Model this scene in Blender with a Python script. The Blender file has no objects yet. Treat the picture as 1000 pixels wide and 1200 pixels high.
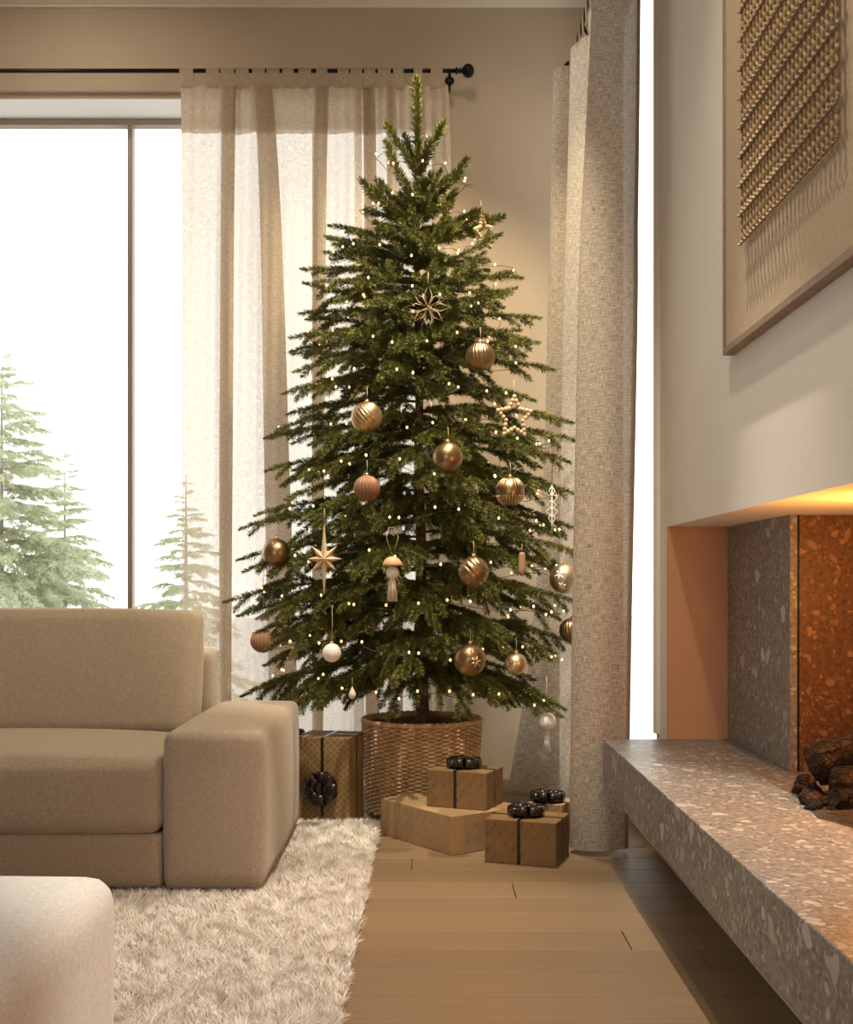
import bpy, bmesh, math, random
import numpy as np
from mathutils import Vector, Matrix
PI = math.pi
random.seed(7)
rng = np.random.default_rng(11)
SC = bpy.context.scene
COL = SC.collection

# ------------------------------------------------------------------ camera
F = 1380.0            # focal length in pixels of the 1000 x 1200 frame
VX, VY = 503.0, 683.0 # vanishing point
cam_d = bpy.data.cameras.new('camera')
cam_d.sensor_fit = 'AUTO'; cam_d.sensor_width = 36.0
cam_d.lens = 36.0 * F / 1200.0
cam_d.shift_x = -(VX - 500) / 1200.0
cam_d.shift_y = (VY - 600) / 1200.0
cam_d.clip_start = 0.05; cam_d.clip_end = 300
cam = bpy.data.objects.new('camera', cam_d); COL.objects.link(cam)
cam.location = (0, 0, 1.0); cam.rotation_euler = (PI / 2, 0, 0)
SC.camera = cam

# ------------------------------------------------------------------ view
SC.view_settings.view_transform = 'Standard'
try: SC.view_settings.look = 'None'
except Exception: pass
SC.view_settings.gamma = 1.0
SC.view_settings.use_curve_mapping = False
SC.view_settings.exposure = 0.12

# ------------------------------------------------------------------ world: white overcast winter sky, brightest at the horizon
W = bpy.data.worlds.new('world'); SC.world = W; W.use_nodes = True
nt = W.node_tree; nt.nodes.clear()
wo = nt.nodes.new('ShaderNodeOutputWorld'); bg = nt.nodes.new('ShaderNodeBackground')
tc = nt.nodes.new('ShaderNodeTexCoord'); sp = nt.nodes.new('ShaderNodeSeparateXYZ')
rp = nt.nodes.new('ShaderNodeValToRGB')
rp.color_ramp.elements[0].position = 0.0; rp.color_ramp.elements[0].color = (1.0, 0.985, 0.96, 1)
rp.color_ramp.elements[1].position = 0.7; rp.color_ramp.elements[1].color = (0.56, 0.555, 0.55, 1)
nt.links.new(tc.outputs['Generated'], sp.inputs[0]); nt.links.new(sp.outputs['Z'], rp.inputs[0])
nt.links.new(rp.outputs[0], bg.inputs[0]); bg.inputs[1].default_value = 2.9
nt.links.new(bg.outputs[0], wo.inputs[0])

X_CW = .975
def area(name, loc, rot, sx, sy, power=1, color=(1, 1, 1), portal=False):
    l = bpy.data.lights.new(name, 'AREA'); l.shape = 'RECTANGLE'; l.size = sx; l.size_y = sy
    l.energy = power; l.color = color
    if portal: l.cycles.is_portal = True
    o = bpy.data.objects.new(name, l); COL.objects.link(o); o.location = loc; o.rotation_euler = rot
    return o
def spot(name, loc, target, power, color, angle, blend=.6, radius=.03):
    l = bpy.data.lights.new(name, 'SPOT'); l.energy = power; l.color = color
    l.spot_size = math.radians(angle); l.spot_blend = blend; l.shadow_soft_size = radius
    o = bpy.data.objects.new(name, l); COL.objects.link(o); o.location = loc
    d = Vector(target) - Vector(loc); o.rotation_euler = d.to_track_quat('-Z', 'Y').to_euler()
    return o
WARM = (1.0, 0.87, 0.70)
# sky portals in the room's windows and in the added fill window
area('portal_window_back', (-2.1, 6.33, 1.75), (-PI/2, 0, 0), 4.6, 3.6, portal=True)
area('portal_window_right', (X_CW, 5.16, 1.9), (0, PI/2, 0), 3.8, 1.4, portal=True)
area('portal_fill_window', (-1.7, -2.75, 1.6), (PI/2, 0, 0), 2.4, 2.4, portal=True)  # portal of the window added behind the camera
# ceiling downlights, then added fill and wash spots
spot('downlight_hearth', (0.50, 3.0, 3.90), (0.02, 2.85, 0), 430, WARM, 38, .45, .02)
spot('downlight_tree', (0.42, 4.62, 3.90), (0.0, 5.05, 2.4), 260, (1.0, .85, .55), 84, .7, .04)
spot('downlight_basket', (0.10, 3.45, 3.90), (-0.02, 4.95, 1.15), 480, (1.0, .88, .68), 44, .7, .03)
spot('downlight_art', (0.20, 2.3, 3.90), (0.84, 2.75, 1.9), 110, (1.0, .84, .62), 80, .8, .05)
spot('fill_spot_sofa', (-1.2, 3.0, 3.90), (-1.2, 3.4, 0.3), 35, WARM, 100, .8, .06)  # added fill spot brightening the sofa and rug
spot('fill_spot_front', (-0.5, 1.0, 3.90), (-0.3, 3.2, 0.3), 40, WARM, 100, .8, .10)  # added fill spot for the faces turned to the camera

spot('wash_spot_wall', (0.10, 4.95, 3.90), (0.30, 5.95, 1.6), 16, WARM, 120, .9, .06)  # added wash spot that lifts the back wall
spot('wash_spot_window', (-1.7, 5.0, 3.90), (-1.7, 5.95, 2.6), 22, WARM, 140, .9, .06)  # added wash spot brightening the wall above the wide window

# ------------------------------------------------------------------ helpers
def P(px, py, d):
    return Vector(((px - VX) * d / F, d, 1.0 + (VY - py) * d / F))
def XP(px, d): return (px - VX) * d / F
def ZP(py, d): return 1.0 + (VY - py) * d / F

class MB:
    """collects vertices and polygons, then links them as ONE mesh object"""
    def __init__(self): self.v = []; self.f = []
    def add(self, v, f):
        o = len(self.v); self.v += [tuple(p) for p in v]; self.f += [tuple(i + o for i in q) for q in f]; return self
    def box(self, x0, x1, y0, y1, z0, z1):
        v = [(x, y, z) for z in (z0, z1) for y in (y0, y1) for x in (x0, x1)]
        return self.add(v, [(0,2,3,1),(4,5,7,6),(0,1,5,4),(2,6,7,3),(0,4,6,2),(1,3,7,5)])
    def tube(self, pts, r, n=8, cap=True, closed=False):
        pts = [Vector(p) for p in pts]; k = len(pts)
        rr = r if hasattr(r, '__len__') else [r] * k
        v = []; f = []; up = None
        for i, p in enumerate(pts):
            if closed: t = pts[(i + 1) % k] - pts[i - 1]
            else: t = pts[min(i + 1, k - 1)] - pts[max(i - 1, 0)]
            if t.length < 1e-9: t = Vector((0, 0, 1))
            t.normalize()
            if up is None:
                up = Vector((0, 0, 1)) if abs(t.z) < .9 else Vector((1, 0, 0))
            a = up - t * up.dot(t)
            if a.length < 1e-6: a = Vector((1, 0, 0)) - t * t.x
            a.normalize(); b = t.cross(a); up = a
            for j in range(n):
                q = 2 * PI * j / n; v.append(p + (a * math.cos(q) + b * math.sin(q)) * rr[i])
        m = k if closed else k - 1
        for i in range(m):
            i2 = (i + 1) % k
            for j in range(n):
                f.append((i*n + j, i*n + (j+1) % n, i2*n + (j+1) % n, i2*n + j))
        if cap and not closed:
            f.append(tuple(range(n))[::-1]); f.append(tuple((k-1)*n + j for j in range(n)))
        return self.add(v, f)
    def lathe(self, prof, n=24, c=(0, 0, 0), fn=None):
        v = []; f = []; k = len(prof)
        for i, (r, z) in enumerate(prof):
            for j in range(n):
                q = 2 * PI * j / n; rr = r * (fn(q, i / (k - 1)) if fn else 1)
                v.append((c[0] + rr * math.cos(q), c[1] + rr * math.sin(q), c[2] + z))
        for i in range(k - 1):
            for j in range(n):
                f.append((i*n + j, i*n + (j+1) % n, (i+1)*n + (j+1) % n, (i+1)*n + j))
        f.append(tuple(range(n))[::-1]); f.append(tuple((k-1)*n + j for j in range(n)))
        return self.add(v, f)
    def prism(self, poly, z0, z1):
        n = len(poly)
        v = [(x, y, z0) for x, y in poly] + [(x, y, z1) for x, y in poly]
        f = [tuple(range(n))[::-1], tuple(range(n, 2*n))] + [(i, (i+1) % n, n + (i+1) % n, n + i) for i in range(n)]
        return self.add(v, f)
    def mesh(self, name):
        m = bpy.data.meshes.new(name); m.from_pydata(self.v, [], self.f); m.update(); return m
    def build(self, name, mat, parent=None, smooth=False, loc=None, off=None):
        if off is not None: self.v = [(x - off[0], y - off[1], z - off[2]) for x, y, z in self.v]
        o = bpy.data.objects.new(name, self.mesh(name)); COL.objects.link(o)
        if mat: o.data.materials.append(mat)
        if smooth: o.data.polygons.foreach_set('use_smooth', [True] * len(o.data.polygons))
        if parent: o.parent = parent
        if loc is not None: o.location = loc
        return o

def npmesh(name, V, Fc, mat=None, parent=None, smooth=False):
    V = np.asarray(V, dtype=np.float32); Fc = np.asarray(Fc, dtype=np.int32); k = Fc.shape[1]
    m = bpy.data.meshes.new(name)
    m.vertices.add(len(V)); m.vertices.foreach_set('co', V.ravel())
    m.loops.add(Fc.size); m.loops.foreach_set('vertex_index', Fc.ravel())
    m.polygons.add(len(Fc)); m.polygons.foreach_set('loop_start', np.arange(0, Fc.size, k, dtype=np.int32))
    if smooth: m.polygons.foreach_set('use_smooth', np.ones(len(Fc), dtype=bool))
    m.update(calc_edges=True)
    if mat: m.materials.append(mat)
    o = bpy.data.objects.new(name, m); COL.objects.link(o)
    if parent: o.parent = parent
    return o

def tag(o, label=None, cat=None, group=None, kind=None):
    if label: o['label'] = label
    if cat: o['category'] = cat
    if group: o['group'] = group
    if kind: o['kind'] = kind
    return o
def thing(name, label, cat, loc=(0, 0, 0), rz=0, group=None):
    o = bpy.data.objects.new(name, None); COL.objects.link(o); o.empty_display_size = .05
    o.location = loc; o.rotation_euler = (0, 0, rz); return tag(o, label, cat, group)
def bevel(o, w=.004, seg=2):
    m = o.modifiers.new('bevel', 'BEVEL'); m.width = w; m.segments = seg; m.limit_method = 'ANGLE'; return o
def copy_obj(o, parent=None, loc=None):
    c = o.copy(); COL.objects.link(c)
    c.parent = parent
    if loc is not None: c.location = loc
    return c

# ------------------------------------------------------------------ materials
def new_mat(name, color=(.5, .5, .5), rough=.6, metal=0.0, spec=.4):
    m = bpy.data.materials.new(name); m.use_nodes = True
    b = m.node_tree.nodes['Principled BSDF']
    b.inputs['Base Color'].default_value = (*color, 1); b.inputs['Roughness'].default_value = rough
    b.inputs['Metallic'].default_value = metal; b.inputs['Specular IOR Level'].default_value = spec
    return m
def N(m, kind, **kw):
    n = m.node_tree.nodes.new(kind)
    for k, v in kw.items():
        if k in n.inputs.keys(): n.inputs[k].default_value = v
        else: setattr(n, k, v)
    return n
def L(m, a, b): m.node_tree.links.new(a, b)
def coords(m, scale=(1, 1, 1), rot=(0, 0, 0), kind='Object'):
    if kind == 'World':
        g = N(m, 'ShaderNodeNewGeometry'); src = g.outputs['Position']
    else:
        t = N(m, 'ShaderNodeTexCoord'); src = t.outputs[kind]
    mp = N(m, 'ShaderNodeMapping'); mp.inputs['Scale'].default_value = scale; mp.inputs['Rotation'].default_value = rot
    L(m, src, mp.inputs['Vector']); return mp.outputs[0]
def ramp(m, fac, stops):
    r = N(m, 'ShaderNodeValToRGB'); e = r.color_ramp.elements
    while len(e) < len(stops): e.new(.5)
    for i, (p, c) in enumerate(stops):
        e[i].position = p; e[i].color = (*c, 1) if len(c) == 3 else c
    L(m, fac, r.inputs[0]); return r.outputs[0]
def mix(m, fac, a, b, mode='MIX'):
    n = N(m, 'ShaderNodeMix', data_type='RGBA', blend_type=mode)
    for s, v in ((n.inputs[0], fac), (n.inputs[6], a), (n.inputs[7], b)):
        if hasattr(v, 'is_linked'): L(m, v, s)
        else: s.default_value = v if not isinstance(v, tuple) else (*v, 1)[:4]
    return n.outputs[2]
def math_(m, op, a, b=0.0):
    n = N(m, 'ShaderNodeMath', operation=op)
    for s, v in ((n.inputs[0], a), (n.inputs[1], b)):
        if hasattr(v, 'is_linked'): L(m, v, s)
        else: s.default_value = v
    return n.outputs[0]
def bsdf(m): return m.node_tree.nodes['Principled BSDF']
def set_col(m, out): L(m, out, bsdf(m).inputs['Base Color'])
def bump(m, h, strength=.3, dist=.01):
    b = N(m, 'ShaderNodeBump'); b.inputs['Strength'].default_value = strength; b.inputs['Distance'].default_value = dist
    L(m, h, b.inputs['Height']); L(m, b.outputs[0], bsdf(m).inputs['Normal'])
def noise(m, vec, scale, detail=4, rough=.55):
    n = N(m, 'ShaderNodeTexNoise'); n.inputs['Scale'].default_value = scale; n.inputs['Detail'].default_value = detail
    n.inputs['Roughness'].default_value = rough; L(m, vec, n.inputs['Vector']); return n.outputs['Fac']
def wave(m, vec, scale, axis='X', dist=0.0, dscale=1.0, profile='SIN'):
    n = N(m, 'ShaderNodeTexWave', bands_direction=axis, wave_profile=profile); n.inputs['Scale'].default_value = scale
    n.inputs['Distortion'].default_value = dist; n.inputs['Detail Scale'].default_value = dscale
    L(m, vec, n.inputs['Vector']); return n.outputs['Fac']

def plaster(name, a, b):
    m = new_mat(name, a, .85, 0, .2); v = coords(m, kind='World')
    n = noise(m, v, 1.6, 6, .6); set_col(m, ramp(m, n, [(.3, a), (.7, b)]))
    bump(m, noise(m, v, 22, 5), .12, .006); return m
M_WALL = plaster('wall_plaster', (.475, .375, .275), (.53, .425, .32))
M_WALLR = plaster('chimney_plaster', (.77, .72, .655), (.83, .78, .715))
M_CEIL = plaster('ceiling_plaster', (.74, .67, .57), (.78, .71, .61))
M_TRIM = plaster('trim_plaster', (.70, .63, .53), (.74, .67, .57))
M_NICHE_FIRELIT = plaster('niche_plaster_firelit', (.46, .265, .165), (.51, .305, .195))  # tan plaster with the orange firelight mixed into its colour
M_WHITE = plaster('reveal_paint', (.92, .91, .89), (.94, .93, .91))
M_FRAME = new_mat('window_frame_bronze', (.40, .33, .265), .5)
M_BLACK = new_mat('black_metal', (.012, .011, .010), .38, .6)

def linen(name, col, see=.25, trans=.55, lo=.78, hi=1.2):
    """woven sheer cloth: threads that scatter and pass light, with small gaps between them"""
    m = bpy.data.materials.new(name); m.use_nodes = True; t = m.node_tree; t.nodes.clear()
    out = t.nodes.new('ShaderNodeOutputMaterial')
    v = coords(m, kind='UV')
    n1 = noise(m, coords(m, (330, 34, 1), kind='UV'), 1.0, 3, .6)
    n2 = noise(m, coords(m, (28, 270, 1), kind='UV'), 1.0, 3, .6)
    th = math_(m, 'ADD', n1, n2)
    c = ramp(m, math_(m, 'MULTIPLY', th, .5), [(.36, tuple(x * lo for x in col)), (.64, tuple(min(.95, x * hi) for x in col))])
    d = N(m, 'ShaderNodeBsdfDiffuse'); L(m, c, d.inputs[0])
    tr = N(m, 'ShaderNodeBsdfTranslucent'); L(m, c, tr.inputs[0])
    tp = N(m, 'ShaderNodeBsdfTransparent')
    bp = N(m, 'ShaderNodeBump'); bp.inputs['Strength'].default_value = .35; bp.inputs['Distance'].default_value = .003
    L(m, th, bp.inputs['Height']); L(m, bp.outputs[0], d.inputs['Normal'])
    s1 = N(m, 'ShaderNodeMixShader'); s1.inputs[0].default_value = trans; L(m, d.outputs[0], s1.inputs[1]); L(m, tr.outputs[0], s1.inputs[2])
    s2 = N(m, 'ShaderNodeMixShader'); L(m, s1.outputs[0], s2.inputs[1]); L(m, tp.outputs[0], s2.inputs[2])
    gap = ramp(m, math_(m, 'MULTIPLY', th, .5), [(.36, (see * 1.7,) * 3), (.64, (see * .3,) * 3)])
    L(m, gap, s2.inputs[0]); L(m, s2.outputs[0], out.inputs[0])
    return m
M_LINEN = linen('sheer_linen', (.68, .565, .43), .22, .50)
M_LINEN_HEM = linen('linen_hem', (.56, .445, .32), .05, .36)
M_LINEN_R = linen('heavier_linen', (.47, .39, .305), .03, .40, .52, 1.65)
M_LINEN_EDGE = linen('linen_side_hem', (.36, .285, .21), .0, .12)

M_GLASS = bpy.data.materials.new('window_glass'); M_GLASS.use_nodes = True
_t = M_GLASS.node_tree; _t.nodes.clear()
_o = _t.nodes.new('ShaderNodeOutputMaterial'); _g = _t.nodes.new('ShaderNodeBsdfGlossy'); _g.inputs['Roughness'].default_value = .02
_p = _t.nodes.new('ShaderNodeBsdfTransparent'); _p.inputs[0].default_value = (.97, .98, .97, 1)
_m = _t.nodes.new('ShaderNodeMixShader'); _m.inputs[0].default_value = .04
_t.links.new(_p.outputs[0], _m.inputs[1]); _t.links.new(_g.outputs[0], _m.inputs[2]); _t.links.new(_m.outputs[0], _o.inputs[0])

def m_oak():
    m = new_mat('oak_plank', (.3, .2, .11), .42, 0, .4)
    oi = N(m, 'ShaderNodeObjectInfo')
    g = N(m, 'ShaderNodeNewGeometry'); add = N(m, 'ShaderNodeVectorMath', operation='MULTIPLY_ADD')
    L(m, oi.outputs['Random'], add.inputs[0]); add.inputs[1].default_value = (17, 5, 3); L(m, g.outputs['Position'], add.inputs[2])
    mp = N(m, 'ShaderNodeMapping'); mp.inputs['Scale'].default_value = (1.2, 26, 20); L(m, add.outputs[0], mp.inputs[0])
    n = noise(m, mp.outputs[0], 2.2, 6, .6)
    mp2 = N(m, 'ShaderNodeMapping'); mp2.inputs['Scale'].default_value = (.8, 5, 5); L(m, add.outputs[0], mp2.inputs[0])
    n2 = noise(m, mp2.outputs[0], 2.0, 3, .5)
    c = ramp(m, n, [(.25, (.205, .134, .075)), (.52, (.232, .154, .088)), (.78, (.258, .174, .102))])
    c2 = mix(m, math_(m, 'MULTIPLY', n2, .25), c, (.18, .117, .063, 1))
    r = ramp(m, oi.outputs['Random'], [(0, (.88, .88, .88)), (1, (1.06, 1.04, 1.02))])
    set_col(m, mix(m, 1.0, c2, r, 'MULTIPLY')); bump(m, n, .03, .003); bsdf(m).inputs['Roughness'].default_value = .55; return m
M_OAK = m_oak()
M_SUB = new_mat('subfloor', (.035, .022, .012), .9)

def m_stone(name, base, dark, chip, warm):
    """conglomerate stone: fine grit with pale rounded chips of several sizes"""
    m = new_mat(name, base, .42, 0, .45)
    v = coords(m, kind='World')
    wv = N(m, 'ShaderNodeTexNoise'); wv.inputs['Scale'].default_value = 14; L(m, v, wv.inputs['Vector'])
    vv = mix(m, .035, v, wv.outputs['Color'], 'LINEAR_LIGHT')
    c = ramp(m, noise(m, v, 60, 6, .7), [(.34, dark), (.52, base), (.70, tuple(x * 1.35 for x in base))])
    for sc, thr, amt, col in ((120, .55, .7, warm), (60, .62, .8, chip), (28, .74, .85, chip), (14, .90, .95, tuple(x * 1.05 for x in chip))):
        vo = N(m, 'ShaderNodeTexVoronoi', feature='F1'); vo.inputs['Scale'].default_value = sc; L(m, vv, vo.inputs['Vector'])
        sep = N(m, 'ShaderNodeSeparateColor'); L(m, vo.outputs['Color'], sep.inputs[0])
        pick = math_(m, 'GREATER_THAN', sep.outputs[0], thr)
        inside = math_(m, 'LESS_THAN', vo.outputs['Distance'], .36)
        k = math_(m, 'MULTIPLY', math_(m, 'MULTIPLY', pick, inside), amt)
        tone = mix(m, sep.outputs[1], col, tuple(x * .62 for x in col))
        c = mix(m, k, c, tone)
    set_col(m, c); bump(m, noise(m, v, 90, 4), .10, .003); return m
M_STONE = m_stone('hearth_stone', (.225, .210, .198), (.10, .092, .085), (.53, .505, .48), (.36, .335, .315))
M_STONE_FIRELIT = m_stone('firelit_stone', (.145, .068, .036), (.055, .024, .013), (.36, .19, .10), (.22, .105, .055))  # the grey stone again, with orange firelight worked into its colours

def fabric(name, a, b, scale=1.0, horiz=True):
    m = new_mat(name, a, .95, 0, .12)
    v = coords(m)
    w1 = noise(m, coords(m, (60 * scale, 60 * scale, 330 * scale)), 1.0, 2, .5); w2 = noise(m, coords(m, (300 * scale, 60 * scale, 60 * scale)), 1.0, 2, .5)
    n = noise(m, v, 170 * scale, 3, .7)
    k = math_(m, 'ADD', math_(m, 'MULTIPLY', math_(m, 'ADD', w1, w2), .33), math_(m, 'MULTIPLY', n, .34))
    big = noise(m, v, 4, 3)
    c = ramp(m, k, [(.38, b), (.62, a)])
    set_col(m, mix(m, math_(m, 'MULTIPLY', big, .18), c, tuple(x * .8 for x in b)))
    bump(m, k, .35, .003)
    bsdf(m).inputs['Sheen Weight'].default_value = .25; bsdf(m).inputs['Sheen Roughness'].default_value = .6
    return m
M_SOFA = fabric('sofa_weave', (.46, .365, .275), (.32, .25, .187))
M_OTTO = fabric('ottoman_weave', (.86, .87, .88), (.64, .645, .65), 1.3)
M_SEAM = new_mat('seam_thread', (.33, .25, .175), .95)
M_SEAM2 = new_mat('ottoman_thread', (.42, .40, .36), .95)
M_RUG = new_mat('rug_pile', (.86, .78, .70), .95, 0, .1)
_v = coords(M_RUG); set_col(M_RUG, ramp(M_RUG, noise(M_RUG, _v, 9, 5, .7), [(.30, (.80, .73, .67)), (.62, (.96, .925, .89))]))
bsdf(M_RUG).inputs['Sheen Weight'].default_value = .3
M_RUGB = new_mat('rug_backing', (.50, .42, .34), .95)

def m_needle(name, dark, mid, light):
    m = new_mat(name, mid, .55, 0, .35); v = coords(m, kind='World')
    n = noise(m, v, 7, 3, .6); n2 = noise(m, v, 160, 2, .5)
    c = ramp(m, math_(m, 'ADD', math_(m, 'MULTIPLY', n, .5), math_(m, 'MULTIPLY', n2, .5)), [(.34, dark), (.5, mid), (.66, light)])
    set_col(m, c)
    return m
M_NEEDLE = m_needle('spruce_needle', (.060, .068, .016), (.142, .150, .032), (.275, .265, .060))
M_NEEDLE_S = m_needle('snowy_hazy_needle', (.42, .46, .24), (.72, .75, .56), (.98, .98, .96))  # pale tones hold both the snow and the bright outdoor haze
_mo = [n for n in M_NEEDLE_S.node_tree.nodes if n.type == 'OUTPUT_MATERIAL'][0]
_tr = N(M_NEEDLE_S, 'ShaderNodeBsdfTranslucent'); _mx = N(M_NEEDLE_S, 'ShaderNodeMixShader'); _mx.inputs[0].default_value = .45
L(M_NEEDLE_S, bsdf(M_NEEDLE_S).inputs['Base Color'].links[0].from_socket, _tr.inputs[0])
L(M_NEEDLE_S, bsdf(M_NEEDLE_S).outputs[0], _mx.inputs[1]); L(M_NEEDLE_S, _tr.outputs[0], _mx.inputs[2]); L(M_NEEDLE_S, _mx.outputs[0], _mo.inputs[0])
M_BARK = new_mat('spruce_bark', (.12, .066, .035), .9)
_v = coords(M_BARK, kind='World'); set_col(M_BARK, ramp(M_BARK, noise(M_BARK, _v, 60, 5, .7), [(.3, (.055, .03, .016)), (.7, (.20, .115, .062))])); bump(M_BARK, noise(M_BARK, _v, 80, 5), .6, .01)
M_TWIG = new_mat('twig_bark', (.13, .085, .035), .85)
M_TWIG_S = new_mat('snowy_twig', (.45, .40, .35), .9)
M_WICKER = new_mat('wicker', (.42, .27, .15), .6, 0, .35)
_v = coords(M_WICKER, kind='World'); set_col(M_WICKER, ramp(M_WICKER, noise(M_WICKER, _v, 45, 4, .7), [(.3, (.46, .275, .14)), (.7, (.76, .52, .30))]))
M_SOIL = new_mat('soil', (.035, .025, .018), 1.0); bump(M_SOIL, noise(M_SOIL, coords(M_SOIL), 60), 1.0, .02)

def m_kraft(name, a, b, ink, dots=False, ang=.9):
    m = new_mat(name, a, .62, 0, .3); v = coords(m)
    n = noise(m, v, 5, 6, .65); c = ramp(m, n, [(.3, a), (.7, b)])
    if dots:
        px = wave(m, coords(m, (1, 1, 1), (0, PI/4, 0)), 16, 'X'); pz = wave(m, coords(m, (1, 1, 1), (0, PI/4, 0)), 16, 'Z')
        k = math_(m, 'GREATER_THAN', math_(m, 'MULTIPLY', px, pz), .42)
        c = mix(m, math_(m, 'MULTIPLY', k, .55), c, ink)
    else:
        mp = coords(m, (1, 1, 1), (0, ang, 0))
        rows = math_(m, 'GREATER_THAN', wave(m, mp, 9, 'Z'), .80)
        lett = math_(m, 'GREATER_THAN', noise(m, coords(m, (1.0, 1.0, .35), (0, ang, 0)), 150, 2, .6), .54)
        gaps = math_(m, 'GREATER_THAN', noise(m, coords(m, (1, 1, .6), (0, ang, 0)), 14, 1, .4), .47)
        k = math_(m, 'MULTIPLY', math_(m, 'MULTIPLY', rows, lett), gaps)
        c = mix(m, math_(m, 'MULTIPLY', k, .6), c, ink)
    set_col(m, c)
    bump(m, noise(m, coords(m, (1, 1, .35), (0, .6, 0)), 42, 4, .6), .45, .008); return m
M_KRAFT = m_kraft('kraft_paper', (.185, .105, .044), (.26, .155, .068), (.055, .03, .013))
M_KRAFT_P = m_kraft('pale_kraft_paper', (.33, .215, .108), (.43, .29, .155), (.18, .11, .05))
M_KRAFT_D = m_kraft('dotted_kraft_paper', (.25, .165, .072), (.32, .22, .10), (.10, .06, .024), dots=True)
M_RIBBON = new_mat('dark_satin_ribbon', (.022, .017, .013), .24, .3, .7)
M_GOLD = new_mat('satin_gold', (.62, .43, .235), .33, 1.0)
M_GOLD_D = new_mat('antique_gold', (.36, .235, .12), .33, 1.0)
M_GOLD_P = new_mat('champagne_gold', (.74, .58, .38), .36, 1.0)
M_ROSE = new_mat('rose_brown_paint', (.26, .125, .075), .5, .2)
M_WOODL = new_mat('pale_wood', (.62, .44, .27), .55)
_v = coords(M_WOODL, (1, 1, 8)); set_col(M_WOODL, ramp(M_WOODL, noise(M_WOODL, _v, 40, 3), [(.3, (.54, .365, .21)), (.7, (.70, .52, .335))]))
M_WOODB = new_mat('brown_wood', (.33, .185, .10), .5)
M_WHITEP = new_mat('white_paint', (.85, .80, .72), .5)
M_COTTON = new_mat('cotton_tassel', (.74, .63, .50), .9)
M_STRING = new_mat('thin_string', (.55, .42, .30), .8)
M_REDSTR = new_mat('red_string', (.45, .12, .08), .8)
M_WIRE = new_mat('light_wire', (.02, .018, .012), .5)
M_BULB = bpy.data.materials.new('warm_bulb'); M_BULB.use_nodes = True
_b = bsdf(M_BULB); _b.inputs['Base Color'].default_value = (1, .8, .55, 1)
_b.inputs['Emission Color'].default_value = (1, .55, .21, 1); _b.inputs['Emission Strength'].default_value = 3.4
try: M_BULB.cycles.emission_sampling = 'NONE'
except Exception: pass
M_OAKF = new_mat('frame_oak', (.27, .185, .115), .5)
_v = coords(M_OAKF, (3, 3, 30)); set_col(M_OAKF, ramp(M_OAKF, noise(M_OAKF, _v, 6, 4), [(.3, (.22, .145, .085)), (.7, (.34, .24, .155))]))
M_CANVAS = new_mat('linen_canvas', (.52, .40, .275), .9)
_v = coords(M_CANVAS); _h = math_(M_CANVAS, 'ADD', noise(M_CANVAS, coords(M_CANVAS, (50, 50, 330)), 1.0, 2), noise(M_CANVAS, coords(M_CANVAS, (50, 330, 50)), 1.0, 2))
set_col(M_CANVAS, ramp(M_CANVAS, math_(M_CANVAS, 'MULTIPLY', _h, .5), [(.3, (.42, .32, .215)), (.7, (.58, .46, .33))])); bump(M_CANVAS, _h, .10, .002)
M_CORD = new_mat('macrame_cord', (.46, .315, .175), .85)
set_col(M_CORD, ramp(M_CORD, noise(M_CORD, coords(M_CORD, kind='World'), 70, 3), [(.3, (.26, .165, .08)), (.7, (.50, .345, .19))]))
M_ROPE = new_mat('macrame_rope', (.33, .245, .165), .85)
M_CHAR = new_mat('charred_log', (.02, .014, .011), .9)
_v = coords(M_CHAR)
_vo = N(M_CHAR, 'ShaderNodeTexVoronoi', feature='DISTANCE_TO_EDGE'); _vo.inputs['Scale'].default_value = 38; L(M_CHAR, _v, _vo.inputs['Vector'])
_cr = ramp(M_CHAR, _vo.outputs['Distance'], [(.0, (.25, .25, .25)), (.10, (1, 1, 1))])
_ch = ramp(M_CHAR, noise(M_CHAR, _v, 9, 5, .7), [(.44, (.012, .009, .008)), (.58, (.055, .026, .014)), (.74, (.26, .12, .05))])  # orange-brown patches put the fire's highlights into the char colour
set_col(M_CHAR, mix(M_CHAR, _cr, (.008, .006, .005, 1), _ch)); bump(M_CHAR, math_(M_CHAR, 'ADD', _cr, noise(M_CHAR, _v, 60, 6, .7)), 1.0, .012)
M_LOGEND = new_mat('log_end', (.42, .27, .15), .85)
M_ASH = new_mat('ash', (.07, .05, .04), 1.0); bump(M_ASH, noise(M_ASH, coords(M_ASH), 70, 5), 1.0, .02)
M_FLAME = bpy.data.materials.new('flame'); M_FLAME.use_nodes = True
_b = bsdf(M_FLAME); _b.inputs['Base Color'].default_value = (1, .4, .1, 1); _b.inputs['Emission Color'].default_value = (1, .36, .06, 1); _b.inputs['Emission Strength'].default_value = 6.0
M_SNOW = new_mat('snow', (.88, .88, .89), .9)

# ------------------------------------------------------------------ the room
D_WALL = 6.0; Z_CEIL = 3.95; Z_HEAD = 3.47; Z_HEADR = 3.78
X_C = .862; X_L = -4.6; Y_B = -2.6; WT = .32; WR = .10
WX0, WX1 = -4.4, .07            # back window opening
RY0, RY1 = 4.46, 5.86           # right window opening

m = MB(); m.box(X_L - WT, WX0, D_WALL, D_WALL + WT, -.1, Z_CEIL + .1); m.box(WX1, X_C + WR, D_WALL, D_WALL + WT, -.1, Z_CEIL + .1)
m.box(WX0, WX1, D_WALL, D_WALL + WT, Z_HEAD, Z_CEIL + .1); m.box(WX0, WX1, D_WALL, D_WALL + WT, -.1, 0.02)
wall_back = tag(m.build('wall_back', M_WALL), 'beige plaster wall around the big window behind the tree', kind='structure')
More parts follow.
